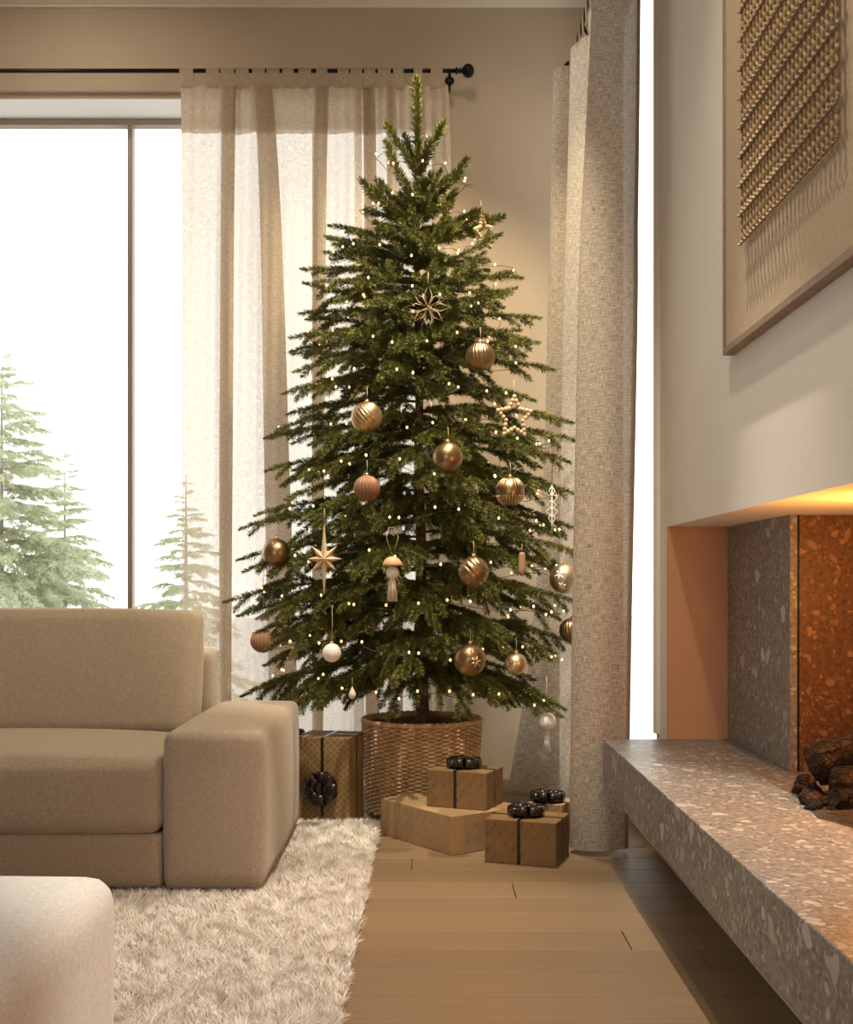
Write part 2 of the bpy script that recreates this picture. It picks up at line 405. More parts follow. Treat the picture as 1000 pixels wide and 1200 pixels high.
# painted reveal of the big window, lining the opening
m = MB(); m.box(WX0, WX1, D_WALL + .004, D_WALL + WT, Z_HEAD - .006, Z_HEAD); m.box(WX1 - .006, WX1, D_WALL + .004, D_WALL + WT, .02, Z_HEAD - .006)
tag(m.build('window_reveal', M_WHITE, wall_back), 'white painted reveal')

# chimney breast and right wall
Y_H1 = 4.25; Z_S = 1.203; Z_HT = .436; Z_HB = .264; X_H = .628; X_G = 1.078; Y_G = 3.517; Y_H0 = .9
m = MB()
m.box(X_C, 2.3, .6, RY0, Z_S, Z_CEIL + .1)                       # chimney breast above the niche
m.box(X_C, X_C + .30, Y_H1 + .012, RY0, 0, Z_S)                          # return between niche and window
m.box(X_C, X_C + WT, .6, Y_H1, 0, Z_HB)                          # wall under the hearth
m.box(X_C, X_C + WR, RY0, RY1, Z_HEADR, Z_CEIL + .1)
m.box(X_C, X_C + WR, RY1, D_WALL, -.1, Z_CEIL + .1)
m.box(X_C, X_C + WT, Y_B, .6, -.1, Z_CEIL + .1)
wall_right = tag(m.build('wall_right', M_WALLR), 'light plaster chimney breast above the fireplace', kind='structure')
m = MB(); m.box(X_C + .006, X_C + WR, RY1 - .006, RY1, 0, Z_HEADR - .006); m.box(X_C + .006, X_C + WR, RY0, RY1, Z_HEADR - .006, Z_HEADR)
m.box(X_C + .006, X_C + WR, RY0, RY0 + .006, 0, Z_HEADR - .006)
tag(m.build('window_reveal', M_WHITE, wall_right), 'white painted reveal')
# rounded jamb bead at the window side of the chimney breast
m = MB(); prof = [(X_C - .018 * math.sin(a) , RY0 - .035 - .033 * math.cos(a)) for a in [PI * i / 10 for i in range(11)]]
m.prism([(x, y) for x, y in prof] + [(X_C + .0, RY0 - .002)], Z_HT, Z_CEIL)
tag(bevel(m.build('trim_1', M_TRIM, smooth=False), .002), 'rounded plaster bead beside the narrow window', kind='structure')

m = MB(); m.box(X_L - WT, X_L, Y_B, D_WALL, -.1, Z_CEIL + .1)
tag(m.build('wall_left', M_WALL), 'beige plaster wall', kind='structure')
m = MB(); m.box(X_L - WT, -2.9, Y_B - WT, Y_B, -.1, Z_CEIL + .1); m.box(-.5, X_C + WT, Y_B - WT, Y_B, -.1, Z_CEIL + .1)
m.box(-2.9, -.5, Y_B - WT, Y_B, 2.8, Z_CEIL + .1); m.box(-2.9, -.5, Y_B - WT, Y_B, -.1, .4)
tag(m.build('wall_front', M_WALL), 'beige plaster wall with an added fill window', kind='structure')
m = MB(); m.box(X_L - WT, X_C + WR, Y_B - WT, D_WALL + WT, Z_CEIL, Z_CEIL + .15); m.box(X_C + WR, 2.3, Y_B - WT, RY0, Z_CEIL, Z_CEIL + .15)
tag(m.build('ceiling', M_CEIL), 'pale plaster ceiling', kind='structure')
# cornice along the back wall: stepped profile
m = MB(); zc = Z_CEIL
prof = [(0, -.022), (.012, -.022), (.018, -.012), (.03, -.008), (.045, 0), (0, 0)]
v = []; f = []
for x in (X_L, X_C):
    for (dy, dz) in prof: v.append((x, D_WALL - dy, zc + dz))
n = len(prof); f = [tuple(range(n)), tuple(range(n, 2*n))[::-1]] + [(i, n + i, n + (i+1) % n, (i+1) % n) for i in range(n)]
m.add(v, f); tag(m.build('trim_2', M_CEIL), 'pale cornice along the top of the back wall', kind='structure')

# floor: dark bed with oak planks laid across the room
m = MB(); m.box(X_L - WT, X_C + WT, Y_B - WT, D_WALL, -.1, -.016)
floor = tag(m.build('floor', M_SUB), 'oak plank floor', kind='structure')
PW = .179
ends = {3: (.31, ), 6: (.27, ), 0: (.70,), 1: (.68, ), 2: (.545,)}
plank_meshes = {}
def plank(x0, x1, y0):
    key = round(x1 - x0, 3)
    if key not in plank_meshes:
        b = MB(); w = x1 - x0 - .0026; h = PW - .0026; c = .0012
        b.prism([(0, 0), (w, 0), (w, h), (0, h)], -.016, -c)
        o = len(b.v)
        b.add([(c, c, 0), (w - c, c, 0), (w - c, h - c, 0), (c, h - c, 0)], [(0, 1, 2, 3)])
        b.f += [(4, 5, o + 1, o), (5, 6, o + 2, o + 1), (6, 7, o + 3, o + 2), (7, 4, o, o + 3)]
        b.f.remove((4, 5, 6, 7))
        me = b.mesh('plank'); me.materials.append(M_OAK); plank_meshes[key] = me
    o = bpy.data.objects.new('plank', plank_meshes[key]); COL.objects.link(o); o.parent = floor; o.location = (x0, y0, 0)
joints = {0: .68, 1: .545, 4: .287, 6: -.06, 8: .42, 3: -.5}
r2 = random.Random(3)
for k in range(-10, 17):
    y0 = 3.03 + k * PW
    j = joints.get(k, None)
    if k == 0: j = .735
    if k == 1: j = XP(735, 3.30)
    if k == 4: j = XP(603, 3.84)
    if j is None: j = r2.choice([-1.4, -.9, -2.0, -1.1])
    x = X_C + .02
    cuts = [x, j, j - 1.9, j - 3.8, X_L]
    cuts = [c for c in cuts if c >= X_L]
    if cuts[-1] > X_L: cuts.append(X_L)
    for a, b_ in zip(cuts[:-1], cuts[1:]):
        if a - b_ > .02: plank(b_, a, y0)
m = MB(); m.box(.845, X_C, .6, RY1, 0, .12)
tag(bevel(m.build('baseboard_right', M_TRIM), .004), 'pale baseboard under the hearth', kind='structure')

# windows
def window(name, label, axis, lo, hi, z0, z1, pos, mull, fw=.05, depth=.06):
    root = bpy.data.objects.new(name, None); COL.objects.link(root); tag(root, label, kind='structure')
    def bx(a0, a1, c0, c1, nm, mt, d0=0, d1=depth):
        b = MB()
        if axis == 'X': b.box(a0, a1, pos + d0, pos + d1, c0, c1)
        else: b.box(pos + d0, pos + d1, a0, a1, c0, c1)
        return b.build(nm, mt, root)
    bx(lo, hi, z1 - .034, z1, 'head_rail', M_FRAME); bx(lo, hi, z0, z0 + .06, 'sill_rail', M_FRAME)
    bx(lo, lo + fw, z0 + .06, z1 - .034, 'stile', M_FRAME); bx(hi - fw, hi, z0 + .06, z1 - .034, 'stile', M_FRAME)
    edges = [lo + fw]
    for c in mull:
        bevel(bx(c - .014, c + .014, z0 + .06, z1 - .034, 'mullion', M_FRAME, 0, depth), .006); edges += [c - .014, c + .014]
    edges.append(hi - fw)
    for a, b_ in zip(edges[0::2], edges[1::2]): bx(a, b_, z0 + .06, z1 - .034, 'pane', M_GLASS, depth * .5 - .003, depth * .5 + .003)
    return root
window('window_1', 'wide window with thin bronze frame behind the sofa', 'X', WX0, WX1 - .006, .02, Z_HEAD - .006, D_WALL + WT - .07, [-3.55, -2.57, -1.589, -.607])
window('window_2', 'narrow tall window beside the chimney breast', 'Y', RY0 + .006, RY1 - .006, 0, Z_HEADR - .006, X_C + WR - .065, [])
window('fill_window', 'added window behind the camera for fill light', 'X', -2.9, -.5, .4, 2.8, Y_B - WT + .02, [-1.7])  # unseen window, added to let fill light in from behind the camera

# ------------------------------------------------------------------ fireplace
hearth = thing('hearth_bench', 'speckled grey stone hearth slab running along the right wall', 'hearth', (X_H, Y_H0, Z_HB))
m = MB(); m.box(X_H, 1.95, Y_H0, Y_H1, Z_HB, Z_HT)
bevel(m.build('slab', M_STONE, hearth, off=hearth.location), .003)
fp = thing('fireplace_surround', 'grey stone lined fireplace niche set into the right wall', 'fireplace', (X_G, Y_G, Z_HT))
XJ = XP(936, Y_G)
m = MB(); m.box(X_C, X_G + .01, Y_H1, Y_H1 + .012, Z_HT, Z_S); tag(m.build('return_panel', M_NICHE_FIRELIT, fp, off=fp.location), 'tan plaster return with firelight in its colour')
m = MB(); m.box(X_G, XJ - .003, Y_G, Y_H1, Z_HT, Z_S); bevel(m.build('side_panel', M_STONE, fp, off=fp.location), .0015)
m = MB(); m.box(XJ + .003, 1.95, Y_G, Y_G + .05, Z_HT, Z_S); tag(m.build('end_panel', M_STONE_FIRELIT, fp, off=fp.location), 'firelit stone panel')
m = MB(); m.box(XJ - .003, XJ + .003, Y_G + .006, Y_G + .05, Z_HT, Z_S); m.build('joint', M_BLACK, fp, off=fp.location)
m = MB(); m.box(1.95, 2.0, .9, Y_G + .05, Z_HB, Z_S); m.build('back_panel', M_STONE_FIRELIT, fp, off=fp.location)
m = MB(); m.box(X_G + .05, 1.95, .85, .9, Z_HB, Z_S); m.build('near_panel', M_STONE_FIRELIT, fp, off=fp.location)

# ash bed
ash_root = None
m = MB(); n = 40; ring = []
cx, cy = 1.30, 2.72
pts = []
for j in range(n):
    q = 2 * PI * j / n; r = 1 + .10 * math.sin(5 * q + 1) + .06 * math.sin(11 * q)
    pts.append((cx + .36 * r * math.cos(q), cy + .62 * r * math.sin(q)))
v = [(x, y, Z_HT) for x, y in pts]; f = []
for k, (s, h) in enumerate(((.93, .012), (.7, .022), (.4, .03), (.1, .034))):
    for j, (x, y) in enumerate(pts):
        v.append((cx + (x - cx) * s, cy + (y - cy) * s, Z_HT + h + .008 * math.sin(j * 3.7 + k * 2.1)))
    for j in range(n): f.append((k*n + j, k*n + (j+1) % n, (k+1)*n + (j+1) % n, (k+1)*n + j))
f.append(tuple(4*n + j for j in range(n)))
m.add(v, f); tag(m.build('ash_bed', M_ASH), 'dark bed of ash under the charred logs', 'ash', kind='stuff')
def log_mesh(a, b_, r, seed, pale_end=False, name='log'):
    a = Vector(a); b_ = Vector(b_); d = (b_ - a); rr = random.Random(seed)
    k = 12; n = 14
    ph = [rr.uniform(0, 6) for _ in range(4)]
    t = d.normalized(); u = t.orthogonal().normalized(); w = t.cross(u)
    v = []; f = []
    for i in range(k + 1):
        s = i / k; rad = r * (1 if 0 < i < k else .86) * (1 + .07 * math.sin(s * 9 + ph[0]))
        c = a + d * s + u * .012 * math.sin(s * 5 + ph[1])
        for j in range(n):
            q = 2 * PI * j / n
            x = rad * (1 + .10 * math.sin(3 * q + ph[2]) + .08 * rr.uniform(-1, 1))
            v.append(c + u * x * math.cos(q) + w * x * math.sin(q))
    for i in range(k):
        for j in range(n): f.append((i*n + j, i*n + (j+1) % n, (i+1)*n + (j+1) % n, (i+1)*n + j))
    f.append(tuple(range(n))[::-1]); f.append(tuple(k*n + j for j in range(n)))
    return MB().add(v, f)
logs = [((.985, 3.02, .535), (1.40, 2.80, .74), .055, 'split charred log leaning up towards the fire'),
        ((1.02, 2.95, .49), (1.55, 2.55, .52), .052, 'thick charred log lying under the leaning log'),
        ((1.03, 2.78, .475), (1.45, 2.95, .50), .040, 'short black log at the front of the fire'),
        ((1.135, 3.05, .80), (1.75, 2.85, .60), .050, 'log with a pale sawn end at the top of the fire')]
for i, (a, b_, r, lab) in enumerate(logs):
    lo = thing('firewood_log', lab, 'log', a, group='logs in the fireplace')
    log_mesh(a, b_, r, i + 3).build('bark', M_CHAR, lo, off=lo.location)
    t = (Vector(b_) - Vector(a)).normalized(); u = t.orthogonal().normalized(); w = t.cross(u)
    mm = MB(); c = Vector(a) - t * .001
    ringp = [c + (u * math.cos(q) + w * math.sin(q)) * r * .82 for q in [2 * PI * j / 14 for j in range(14)]]
    ring2 = [p - t * .004 for p in ringp]
    mm.add(ringp + ring2, [tuple(range(14, 28))[::-1]] + [(j, (j+1) % 14, 14 + (j+1) % 14, 14 + j) for j in range(14)])
    mm.build('sawn_end', M_LOGEND if i == 3 else M_CHAR, lo, off=lo.location)
def lump(c, r, seed, name, lab):
    rr = np.random.default_rng(seed); bm = bmesh.new(); bmesh.ops.create_icosphere(bm, subdivisions=2, radius=1)
    for vv in bm.verts:
        k = 1 + .22 * math.sin(vv.co.x * 4 + seed) * math.cos(vv.co.y * 5 + seed * 2) + rr.uniform(-.1, .1)
        vv.co = Vector((vv.co.x * r[0] * k, vv.co.y * r[1] * k, vv.co.z * r[2] * k))
    me = bpy.data.meshes.new(name); bm.to_mesh(me); bm.free(); me.materials.append(M_CHAR)
    o = bpy.data.objects.new(name, me); COL.objects.link(o); o.location = c; o.rotation_euler = (seed, 0, seed * 1.7)
    return tag(o, lab, 'charcoal', 'charcoal lumps at the edge of the fire')
for i, (px, py, d, r, lab) in enumerate([
    (944, 917, 3.22, (.030, .026, .024), 'upper charcoal lump at the far left tip of the fire'),
    (938, 928, 3.16, (.028, .026, .022), 'lower charcoal lump at the far left tip of the fire'),
    (953, 936, 3.00, (.040, .034, .030), 'round charcoal lump under the lowest log'),
    (962, 948, 2.92, (.046, .036, .032), 'broad charcoal lump lying on the edge of the ash'),
    (975, 955, 2.86, (.026, .024, .022), 'small charcoal lump in front of the broad one'),
    (990, 940, 2.88, (.040, .036, .036), 'tall charcoal lump at the right border of the picture')]):
    lump(P(px, py, d), r, i + 2, 'charcoal_lump', lab)
# flames burn further along the log pile
fl = thing('fire', 'orange flames burning over the charred logs', 'fire', (1.32, 2.45, .52))
for i, (dx, dy, h, r) in enumerate(((0, 0, .30, .06), (.10, .12, .24, .05), (-.03, -.16, .26, .055), (.12, -.22, .20, .045), (.02, .22, .18, .04))):
    m = MB(); pr = [(r * (.35 + 1.3 * t) * (1 - t) ** .8 + .001, h * t) for t in [k / 12 for k in range(13)]]
    m.lathe(pr, 12, (0, 0, 0)); m.v = [(x + dx + .02 * math.sin(z * 16 + i), y + dy + .02 * math.cos(z * 13 + i), z) for x, y, z in m.v]
    m.build('flame', M_FLAME, fl, smooth=True)
pl = bpy.data.lights.new('fire_light', 'POINT'); pl.energy = 14; pl.color = (1.0, .39, .07); pl.shadow_soft_size = .09
po = bpy.data.objects.new('fire_light', pl); COL.objects.link(po); po.location = (1.12, 2.74, .99)

# ------------------------------------------------------------------ rounded upholstery
def cushion(sx, sy, sz, r, bulge=(0, 0, 0), n=(24, 16, 12), fn=None):
    """rounded box centred on x and y, base at z = 0, faces swelling by bulge"""
    bm = bmesh.new(); faces = {}
    vid = {}
    nx, ny, nz = n
    def put(i, j, k):
        if (i, j, k) in vid: return vid[(i, j, k)]
        u, v_, w = 2 * i / nx - 1, 2 * j / ny - 1, 2 * k / nz - 1
        def warp(t): return math.sin(t * PI / 2) * .35 + t * .65
        u, v_, w = warp(u), warp(v_), warp(w)
        p = Vector((u * sx / 2, v_ * sy / 2, w * sz / 2))
        q = Vector((max(-sx/2 + r, min(sx/2 - r, p.x)), max(-sy/2 + r, min(sy/2 - r, p.y)), max(-sz/2 + r, min(sz/2 - r, p.z))))
        d = p - q
        if d.length > 1e-9:
            p = q + d.normalized() * r
        a, b_, c = (1 - u*u), (1 - v_*v_), (1 - w*w)
        p.x += bulge[0] * u * b_ ** .6 * c ** .6; p.y += bulge[1] * v_ * a ** .6 * c ** .6; p.z += bulge[2] * w * a ** .6 * b_ ** .6
        p.z += sz / 2
        if fn: p = fn(p)
        vid[(i, j, k)] = bm.verts.new(p); return vid[(i, j, k)]
    def quad(*c): 
        try: bm.faces.new([put(*x) for x in c])
        except ValueError: pass
    for i in range(nx):
        for j in range(ny):
            quad((i, j, 0), (i, j+1, 0), (i+1, j+1, 0), (i+1, j, 0)); quad((i, j, nz), (i+1, j, nz), (i+1, j+1, nz), (i, j+1, nz))
    for i in range(nx):
        for k in range(nz):
            quad((i, 0, k), (i+1, 0, k), (i+1, 0, k+1), (i, 0, k+1)); quad((i, ny, k), (i, ny, k+1), (i+1, ny, k+1), (i+1, ny, k))
    for j in range(ny):
        for k in range(nz):
            quad((0, j, k), (0, j, k+1), (0, j+1, k+1), (0, j+1, k)); quad((nx, j, k), (nx, j+1, k), (nx, j+1, k+1), (nx, j, k+1))
    me = bpy.data.meshes.new('cushion'); bm.to_mesh(me); bm.free()
    me.polygons.foreach_set('use_smooth', [True] * len(me.polygons)); return me
def soft(name, me, mat, parent, loc, rot=(0, 0, 0)):
    me.name = name; me.materials.append(mat); o = bpy.data.objects.new(name, me); COL.objects.link(o)
    o.parent = parent; o.location = loc; o.rotation_euler = rot; return o

ZR = .034   # top of the rug pile under the furniture
sofa = thing('sofa', 'beige woven sofa with broad block arm and loose back cushion', 'sofa', (-1.9, 4.2, ZR))
Y_SF = 3.69
sl = Vector((-1.9, 4.2, ZR))
def rel(x, y, z): return (x - sl.x, y - sl.y, z - sl.z)
soft('arm', cushion(.314, 1.02, .49, .022, (.018, .010, .014), (12, 26, 14)), M_SOFA, sofa, rel(-.678, Y_SF + .51, ZR + .004))
soft('arm', cushion(.314, 1.02, .49, .022, (.018, .010, .014), (12, 26, 14)), M_SOFA, sofa, rel(-3.30, Y_SF + .51, ZR + .004))
soft('base', cushion(2.30, .96, .175, .016, (0, .003, 0), (40, 16, 8)), M_SOFA, sofa, rel(-1.989, Y_SF + .49, ZR + .004))
for xc in (-1.41, -2.56):
    sc_ = soft('seat_cushion', cushion(1.144, .86, .235, .045, (.002, .012, .032), (40, 26, 12)), M_SOFA, sofa, rel(xc, Y_SF + .425, ZR + .176))
def lean(p):
    t = p.z / .43
    p = Vector(p); th = .27 - .13 * t
    k = (p.y + .135) / .27
    p.y = .02 + .20 * t * .9 + k * th + (0.0)
    return p
for xc in (-1.425, -2.56):
    soft('back_cushion', cushion(1.10, .27, .44, .035, (.012, .022, .012), (40, 12, 22), lean), M_SOFA, sofa, rel(xc, 4.235, ZR + .418))
soft('backrest', cushion(2.30, .17, .52, .03, (.004, .006, .006), (40, 8, 16)), M_SOFA, sofa, rel(-2.012, 4.73, ZR + .18))
def seam(pts, parent, mat, r=.0022, name='seam'):
    MB().tube(pts, r, 6).build(name, mat, parent, smooth=True)

# ottoman
ot = thing('ottoman', 'pale grey upholstered ottoman in the near corner of the rug', 'ottoman', (-1.25, 1.78, ZR))
body = soft('body', cushion(1.24, 1.22, .375, .05, (.010, .010, .022), (30, 30, 12)), M_OTTO, ot, (0, 0, .004))
seam([(.578, -.55 + 1.1 * t, .372 + .001 * math.sin(PI * t)) for t in [i / 12 for i in range(13)]], ot, M_SEAM2, .0018)

# ------------------------------------------------------------------ rug
RX0, RX1, RYA, RYB = -3.9, -.20, 1.0, 4.80
rug = thing('shag_rug', 'cream deep pile shag rug under the sofa', 'rug', ((RX0 + RX1) / 2, (RYA + RYB) / 2, 0))
rc = Vector(rug.location)
m = MB(); m.box(RX0 + .01, RX1 - .012, RYA + .01, RYB - .012, .001, .012); m.build('backing', M_RUGB, rug, off=rc)
def rug_pile():
    parts = []
    def region(x0, x1, y0, y1, n):
        return np.stack([rng.uniform(x0, x1, n), rng.uniform(y0, y1, n)], 1)
    XY = np.concatenate([region(-.98, RX1, 2.35, RYB, 140000), region(-1.5, RX1, 1.0, 2.35, 16000), region(RX0, -.98, 2.35, 3.72, 22000),
                         region(RX0, -.98, 4.7, RYB, 5000)])
    # nothing grows under the heavy furniture feet
    x, y = XY[:, 0], XY[:, 1]
    keep = ~((x > -3.4) & (x < -.55) & (y > 3.73) & (y < 4.70)) & ~((x < -.66) & (y < 2.36))
    XY = XY[keep]; n = len(XY); x, y = XY[:, 0], XY[:, 1]
    # clumped lean
    a = 2.6 * np.sin(x * 38 + 1.6 * np.sin(y * 29)) + 2.4 * np.sin(y * 41 + 1.7 * np.sin(x * 25)) + rng.normal(0, .7, n)
    lean_ = rng.uniform(.35, 1.15, n); Lh = rng.uniform(.028, .042, n)
    edge = (x > RX1 - .03) | (y > RYB - .03)
    w = rng.uniform(.0012, .0021, n)
    dx, dy = np.cos(a), np.sin(a)
    base = np.stack([x, y, np.full(n, .010)], 1)
    d1 = np.stack([dx * np.sin(lean_ * .5), dy * np.sin(lean_ * .5), np.cos(lean_ * .5)], 1)
    d2 = np.stack([dx * np.sin(lean_ * 1.3), dy * np.sin(lean_ * 1.3), np.cos(lean_ * 1.3)], 1)
    pm = base + d1 * (Lh * .55)[:, None]; pt = pm + d2 * (Lh * .5)[:, None]
    phi = rng.uniform(0, PI, n); s = np.stack([np.cos(phi), np.sin(phi), np.zeros(n)], 1) * w[:, None]
    V = np.stack([base - s, base + s, pm + s, pm - s, pt], 1)
    V[:, :, 0] -= rc.x; V[:, :, 1] -= rc.y
    V = V.reshape(-1, 3); i = np.arange(n)[:, None] * 5
    T = np.concatenate([i + [0, 1, 2], i + [0, 2, 3], i + [3, 2, 4]], 1).reshape(-1, 3)
    o = npmesh('pile', V, T, M_RUG, rug); o['kind'] = 'stuff'
rug_pile()

# ------------------------------------------------------------------ curtains
def crom(pts, n):
    pts = [Vector(p) for p in pts]; out = []
    Pn = [pts[0]] + pts + [pts[-1]]
    for i in range(1, len(Pn) - 2):
        for k in range(n):
            t = k / n; a, b_, c, d = Pn[i-1], Pn[i], Pn[i+1], Pn[i+2]
            out.append(.5 * ((2*b_) + (c - a) * t + (2*a - 5*b_ + 4*c - d) * t*t + (3*b_ - a - 3*c + d) * t*t*t))
    out.append(pts[-1]); return out
def curtain_mesh(name, plan_fn, nu, zs, mat, parent, off, thick=.0):
    V = []; UV = []
    for k, z in enumerate(zs):
        pl_ = plan_fn(z)
        s = 0; prev = None
        for i, p in enumerate(pl_):
            V.append((p[0] - off[0], p[1] - off[1], z - off[2]))
    nu = len(plan_fn(zs[0])); nz = len(zs)
    idx = lambda k, i: k * nu + i
    Fc = [(idx(k, i), idx(k, i+1), idx(k+1, i+1), idx(k+1, i)) for k in range(nz - 1) for i in range(nu - 1)]
    o = npmesh(name, V, Fc, mat, parent, True)
    # arc-length UVs in metres
    pl_ = plan_fn(zs[len(zs) // 2]); S = [0]
    for i in range(1, len(pl_)): S.append(S[-1] + math.hypot(pl_[i][0] - pl_[i-1][0], pl_[i][1] - pl_[i-1][1]))
    uv = o.data.uv_layers.new(name='UVMap')
    vi = np.zeros(len(o.data.loops), dtype=np.int32); o.data.loops.foreach_get('vertex_index', vi)
    U = np.array(S)[vi % nu]; Z = np.array(zs)[vi // nu]
    uv.data.foreach_set('uv', np.stack([U, Z], 1).ravel().astype(np.float32))
    return o
ROD_Y, ROD_Z = 5.86, ZP(83, 5.86)
TOP_Z = ZP(101, 5.86); HEM_Z = ZP(156, 5.86)
rod = thing('curtain_rod', 'black curtain rod with ball finial above the wide window', 'curtain rod', (-2.0, ROD_Y, ROD_Z))
m = MB().tube([(XP(-900, ROD_Y), ROD_Y, ROD_Z), (XP(541, ROD_Y), ROD_Y, ROD_Z)], .0105, 12); m.build('rod', M_BLACK, rod, True, off=rod.location)
xf = XP(541, ROD_Y)
m = MB(); m.lathe([(.001, 0), (.011, .0), (.02, .006), (.011, .012), (.010, .02), (.016, .024), (.010, .03), (.012, .034), (.026, .042), (.033, .055), (.034, .064), (.030, .078), (.02, .089), (.001, .094)], 20)
m.v = [(xf - .03 + z, ROD_Y + x, ROD_Z + y) for x, y, z in m.v]; m.build('finial', M_BLACK, rod, True, off=rod.location)
for bx_ in (XP(527, ROD_Y), -3.6):
    m = MB().tube([(bx_, D_WALL - .004, ROD_Z - .045), (bx_, ROD_Y + .03, ROD_Z - .045), (bx_, ROD_Y + .012, ROD_Z - .03), (bx_, ROD_Y, ROD_Z - .012)], .008, 8)
    m.lathe([(.001, 0), (.021, 0), (.024, .006), (.018, .014), (.001, .016)], 16)
    k = len(m.v) - 80
    m.v[k:] = [(bx_ + x, ROD_Y - .012 - z + .03, ROD_Z - .045 + y) for x, y, z in m.v[k:]]
    m.build('bracket', M_BLACK, rod, True, off=rod.location)

TABS = [(211, 227), (242, 257.5), (259, 275), (276.5, 292), (296, 311), (313, 328), (331, 344.5), (350, 365), (371, 384), (396, 409), (411, 425), (427, 440), (443, 458), (461, 473), (485, 495), (505, 519)]
def back_panel(label, pxa, pxb, ctrl, tabs, flare):
    root = thing('curtain', label, 'curtain', (XP((pxa + pxb) / 2, ROD_Y), ROD_Y, 0.0), group='sheer curtains on the wide window')
    off = (root.location.x, root.location.y, 0)
    base = crom(ctrl, 10)
    def plan(z):
        t = (TOP_Z - z) / (TOP_Z - .03); out = []
        amp = .22 + .78 * min(1, t * 5)
        for i, p in enumerate(base):
            px, off_ = p.x + p.z * t ** .55, p.y
            x = XP(px, ROD_Y) + .006 * math.sin(px * .21 + t * 5) * t
            y = ROD_Y + off_ * amp * (1 - .12 * t) + .004 * math.sin(px * .5 + t * 4)
            out.append((x, y))
        return out
    zs = list(np.linspace(HEM_Z, .025, 40))
    curtain_mesh('cloth', plan, 0, zs, M_LINEN, root, off)
    hz = list(np.linspace(TOP_Z, HEM_Z, 7))
    curtain_mesh('header_hem', plan, 0, hz, M_LINEN_HEM, root, off)
    for a, b_ in tabs:
        x0, x1 = XP(a, ROD_Y), XP(b_, ROD_Y); r = .0135; mm = MB(); path = []
        for q in [PI * i / 8 for i in range(9)]: path.append((ROD_Y - r * math.cos(q), ROD_Z + r * math.sin(q)))
        path = [(ROD_Y - .004, TOP_Z - .01), (ROD_Y - r, ROD_Z - .04)] + path + [(ROD_Y + r, ROD_Z - .04), (ROD_Y + .004, TOP_Z - .01)]
        v = [(x, y, z) for (y, z) in path for x in (x0, x1)]
        mm.add(v, [(2*i, 2*i+1, 2*i+3, 2*i+2) for i in range(len(path) - 1)])
        tb = mm.build('tab', M_LINEN_HEM, root, True, off=off)
        uv = tb.data.uv_layers.new(name='UVMap')
        for lp in tb.data.loops:
            c = tb.data.vertices[lp.vertex_index].co; uv.data[lp.index].uv = (c.x, c.z)
    return root
# control points: (pixel column, distance out of the rod plane)
A = [(212, .00, 2), (216, -.012, 2), (228, .01, 3), (243, .015, 4), (258, -.01, 2), (270, -.045, -2), (277, -.03, -4), (272, .0, -5), (262, .02, -6), (262, .045, -6), (276, .05, -4), (288, .02, 0), (300, -.04, 16), (312, -.055, 30), (316, -.03, 34), (306, .0, 26), (297, .02, 20), (298, .045, 18), (312, .045, 18),
     (334, .01, 16), (352, .02, 12), (366, .0, 4), (380, -.04, -4), (386, -.02, -8), (378, .01, -4), (370, .03, 0), (376, .045, 2), (396, .02, 4), (412, -.02, 2), (423, .0, 4)]
B = [(415, .05, 0), (428, .03, 2), (437, -.02, 6), (438, .01, 8), (426, .03, 4), (428, .05, 2), (442, .03, 0), (456, -.04, 8), (463, -.03, 10), (458, .01, 8), (452, .03, 4), (458, .045, 2), (470, .02, 4), (484, -.04, 10), (496, -.03, 12), (492, .01, 8), (486, .03, 6), (494, .045, 8), (508, .02, 10), (520, -.01, 12), (525, .02, 13)]
back_panel('broad sheer linen curtain in front of the wide window', 212, 423, A, [t for t in TABS if t[1] < 426], -.02)
back_panel('narrow sheer linen curtain hanging behind the tree top', 423, 525, B, [t for t in TABS if t[1] > 426], .05)

# right-hand curtain, gathered on a rod along the side wall
RODR_X = .70
rodr = thing('curtain_rod', 'black curtain rod running along the narrow window on the right', 'curtain rod', (RODR_X, 5.0, ROD_Z))
MB().tube([(RODR_X, 4.18, ROD_Z), (RODR_X, 5.80, ROD_Z)], .0105, 12).build('rod', M_BLACK, rodr, True, off=rodr.location)
for yb in (4.6, 5.36):
    m = MB().tube([(X_C - .002, yb, ROD_Z - .05), (RODR_X + .02, yb, ROD_Z - .05), (RODR_X, yb, ROD_Z - .012)], .009, 8); m.build('bracket', M_BLACK, rodr, True, off=rodr.location)
m = MB(); m.lathe([(.001, 0), (.011, .0), (.026, .01), (.034, .03), (.026, .05), (.001, .06)], 16); m.v = [(RODR_X + x, 5.79 + z, ROD_Z + y) for x, y, z in m.v]
m.build('finial', M_BLACK, rodr, True, off=rodr.location)
RC = [(.775, 4.40), (.779, 4.345), (.72, 4.315), (.655, 4.30), (.59, 4.325), (.565, 4.37), (.60, 4.42), (.70, 4.47), (.76, 4.53), (.77, 4.60), (.70, 4.655), (.69, 4.72), (.77, 4.79), (.775, 4.90), (.70, 4.97), (.69, 5.06), (.775, 5.14),
      (.775, 5.26), (.70, 5.33), (.655, 5.40), (.64, 5.46), (.69, 5.50), (.735, 5.56), (.70, 5.61), (.62, 5.635), (.585, 5.68), (.60, 5.74), (.66, 5.77)]
rcur = thing('curtain', 'heavy linen curtain gathered beside the fireplace', 'curtain', (.68, 5.0, 0))
rb = crom([(x, y, 0) for x, y in RC], 9)
ro = (.68, 5.0, 0)
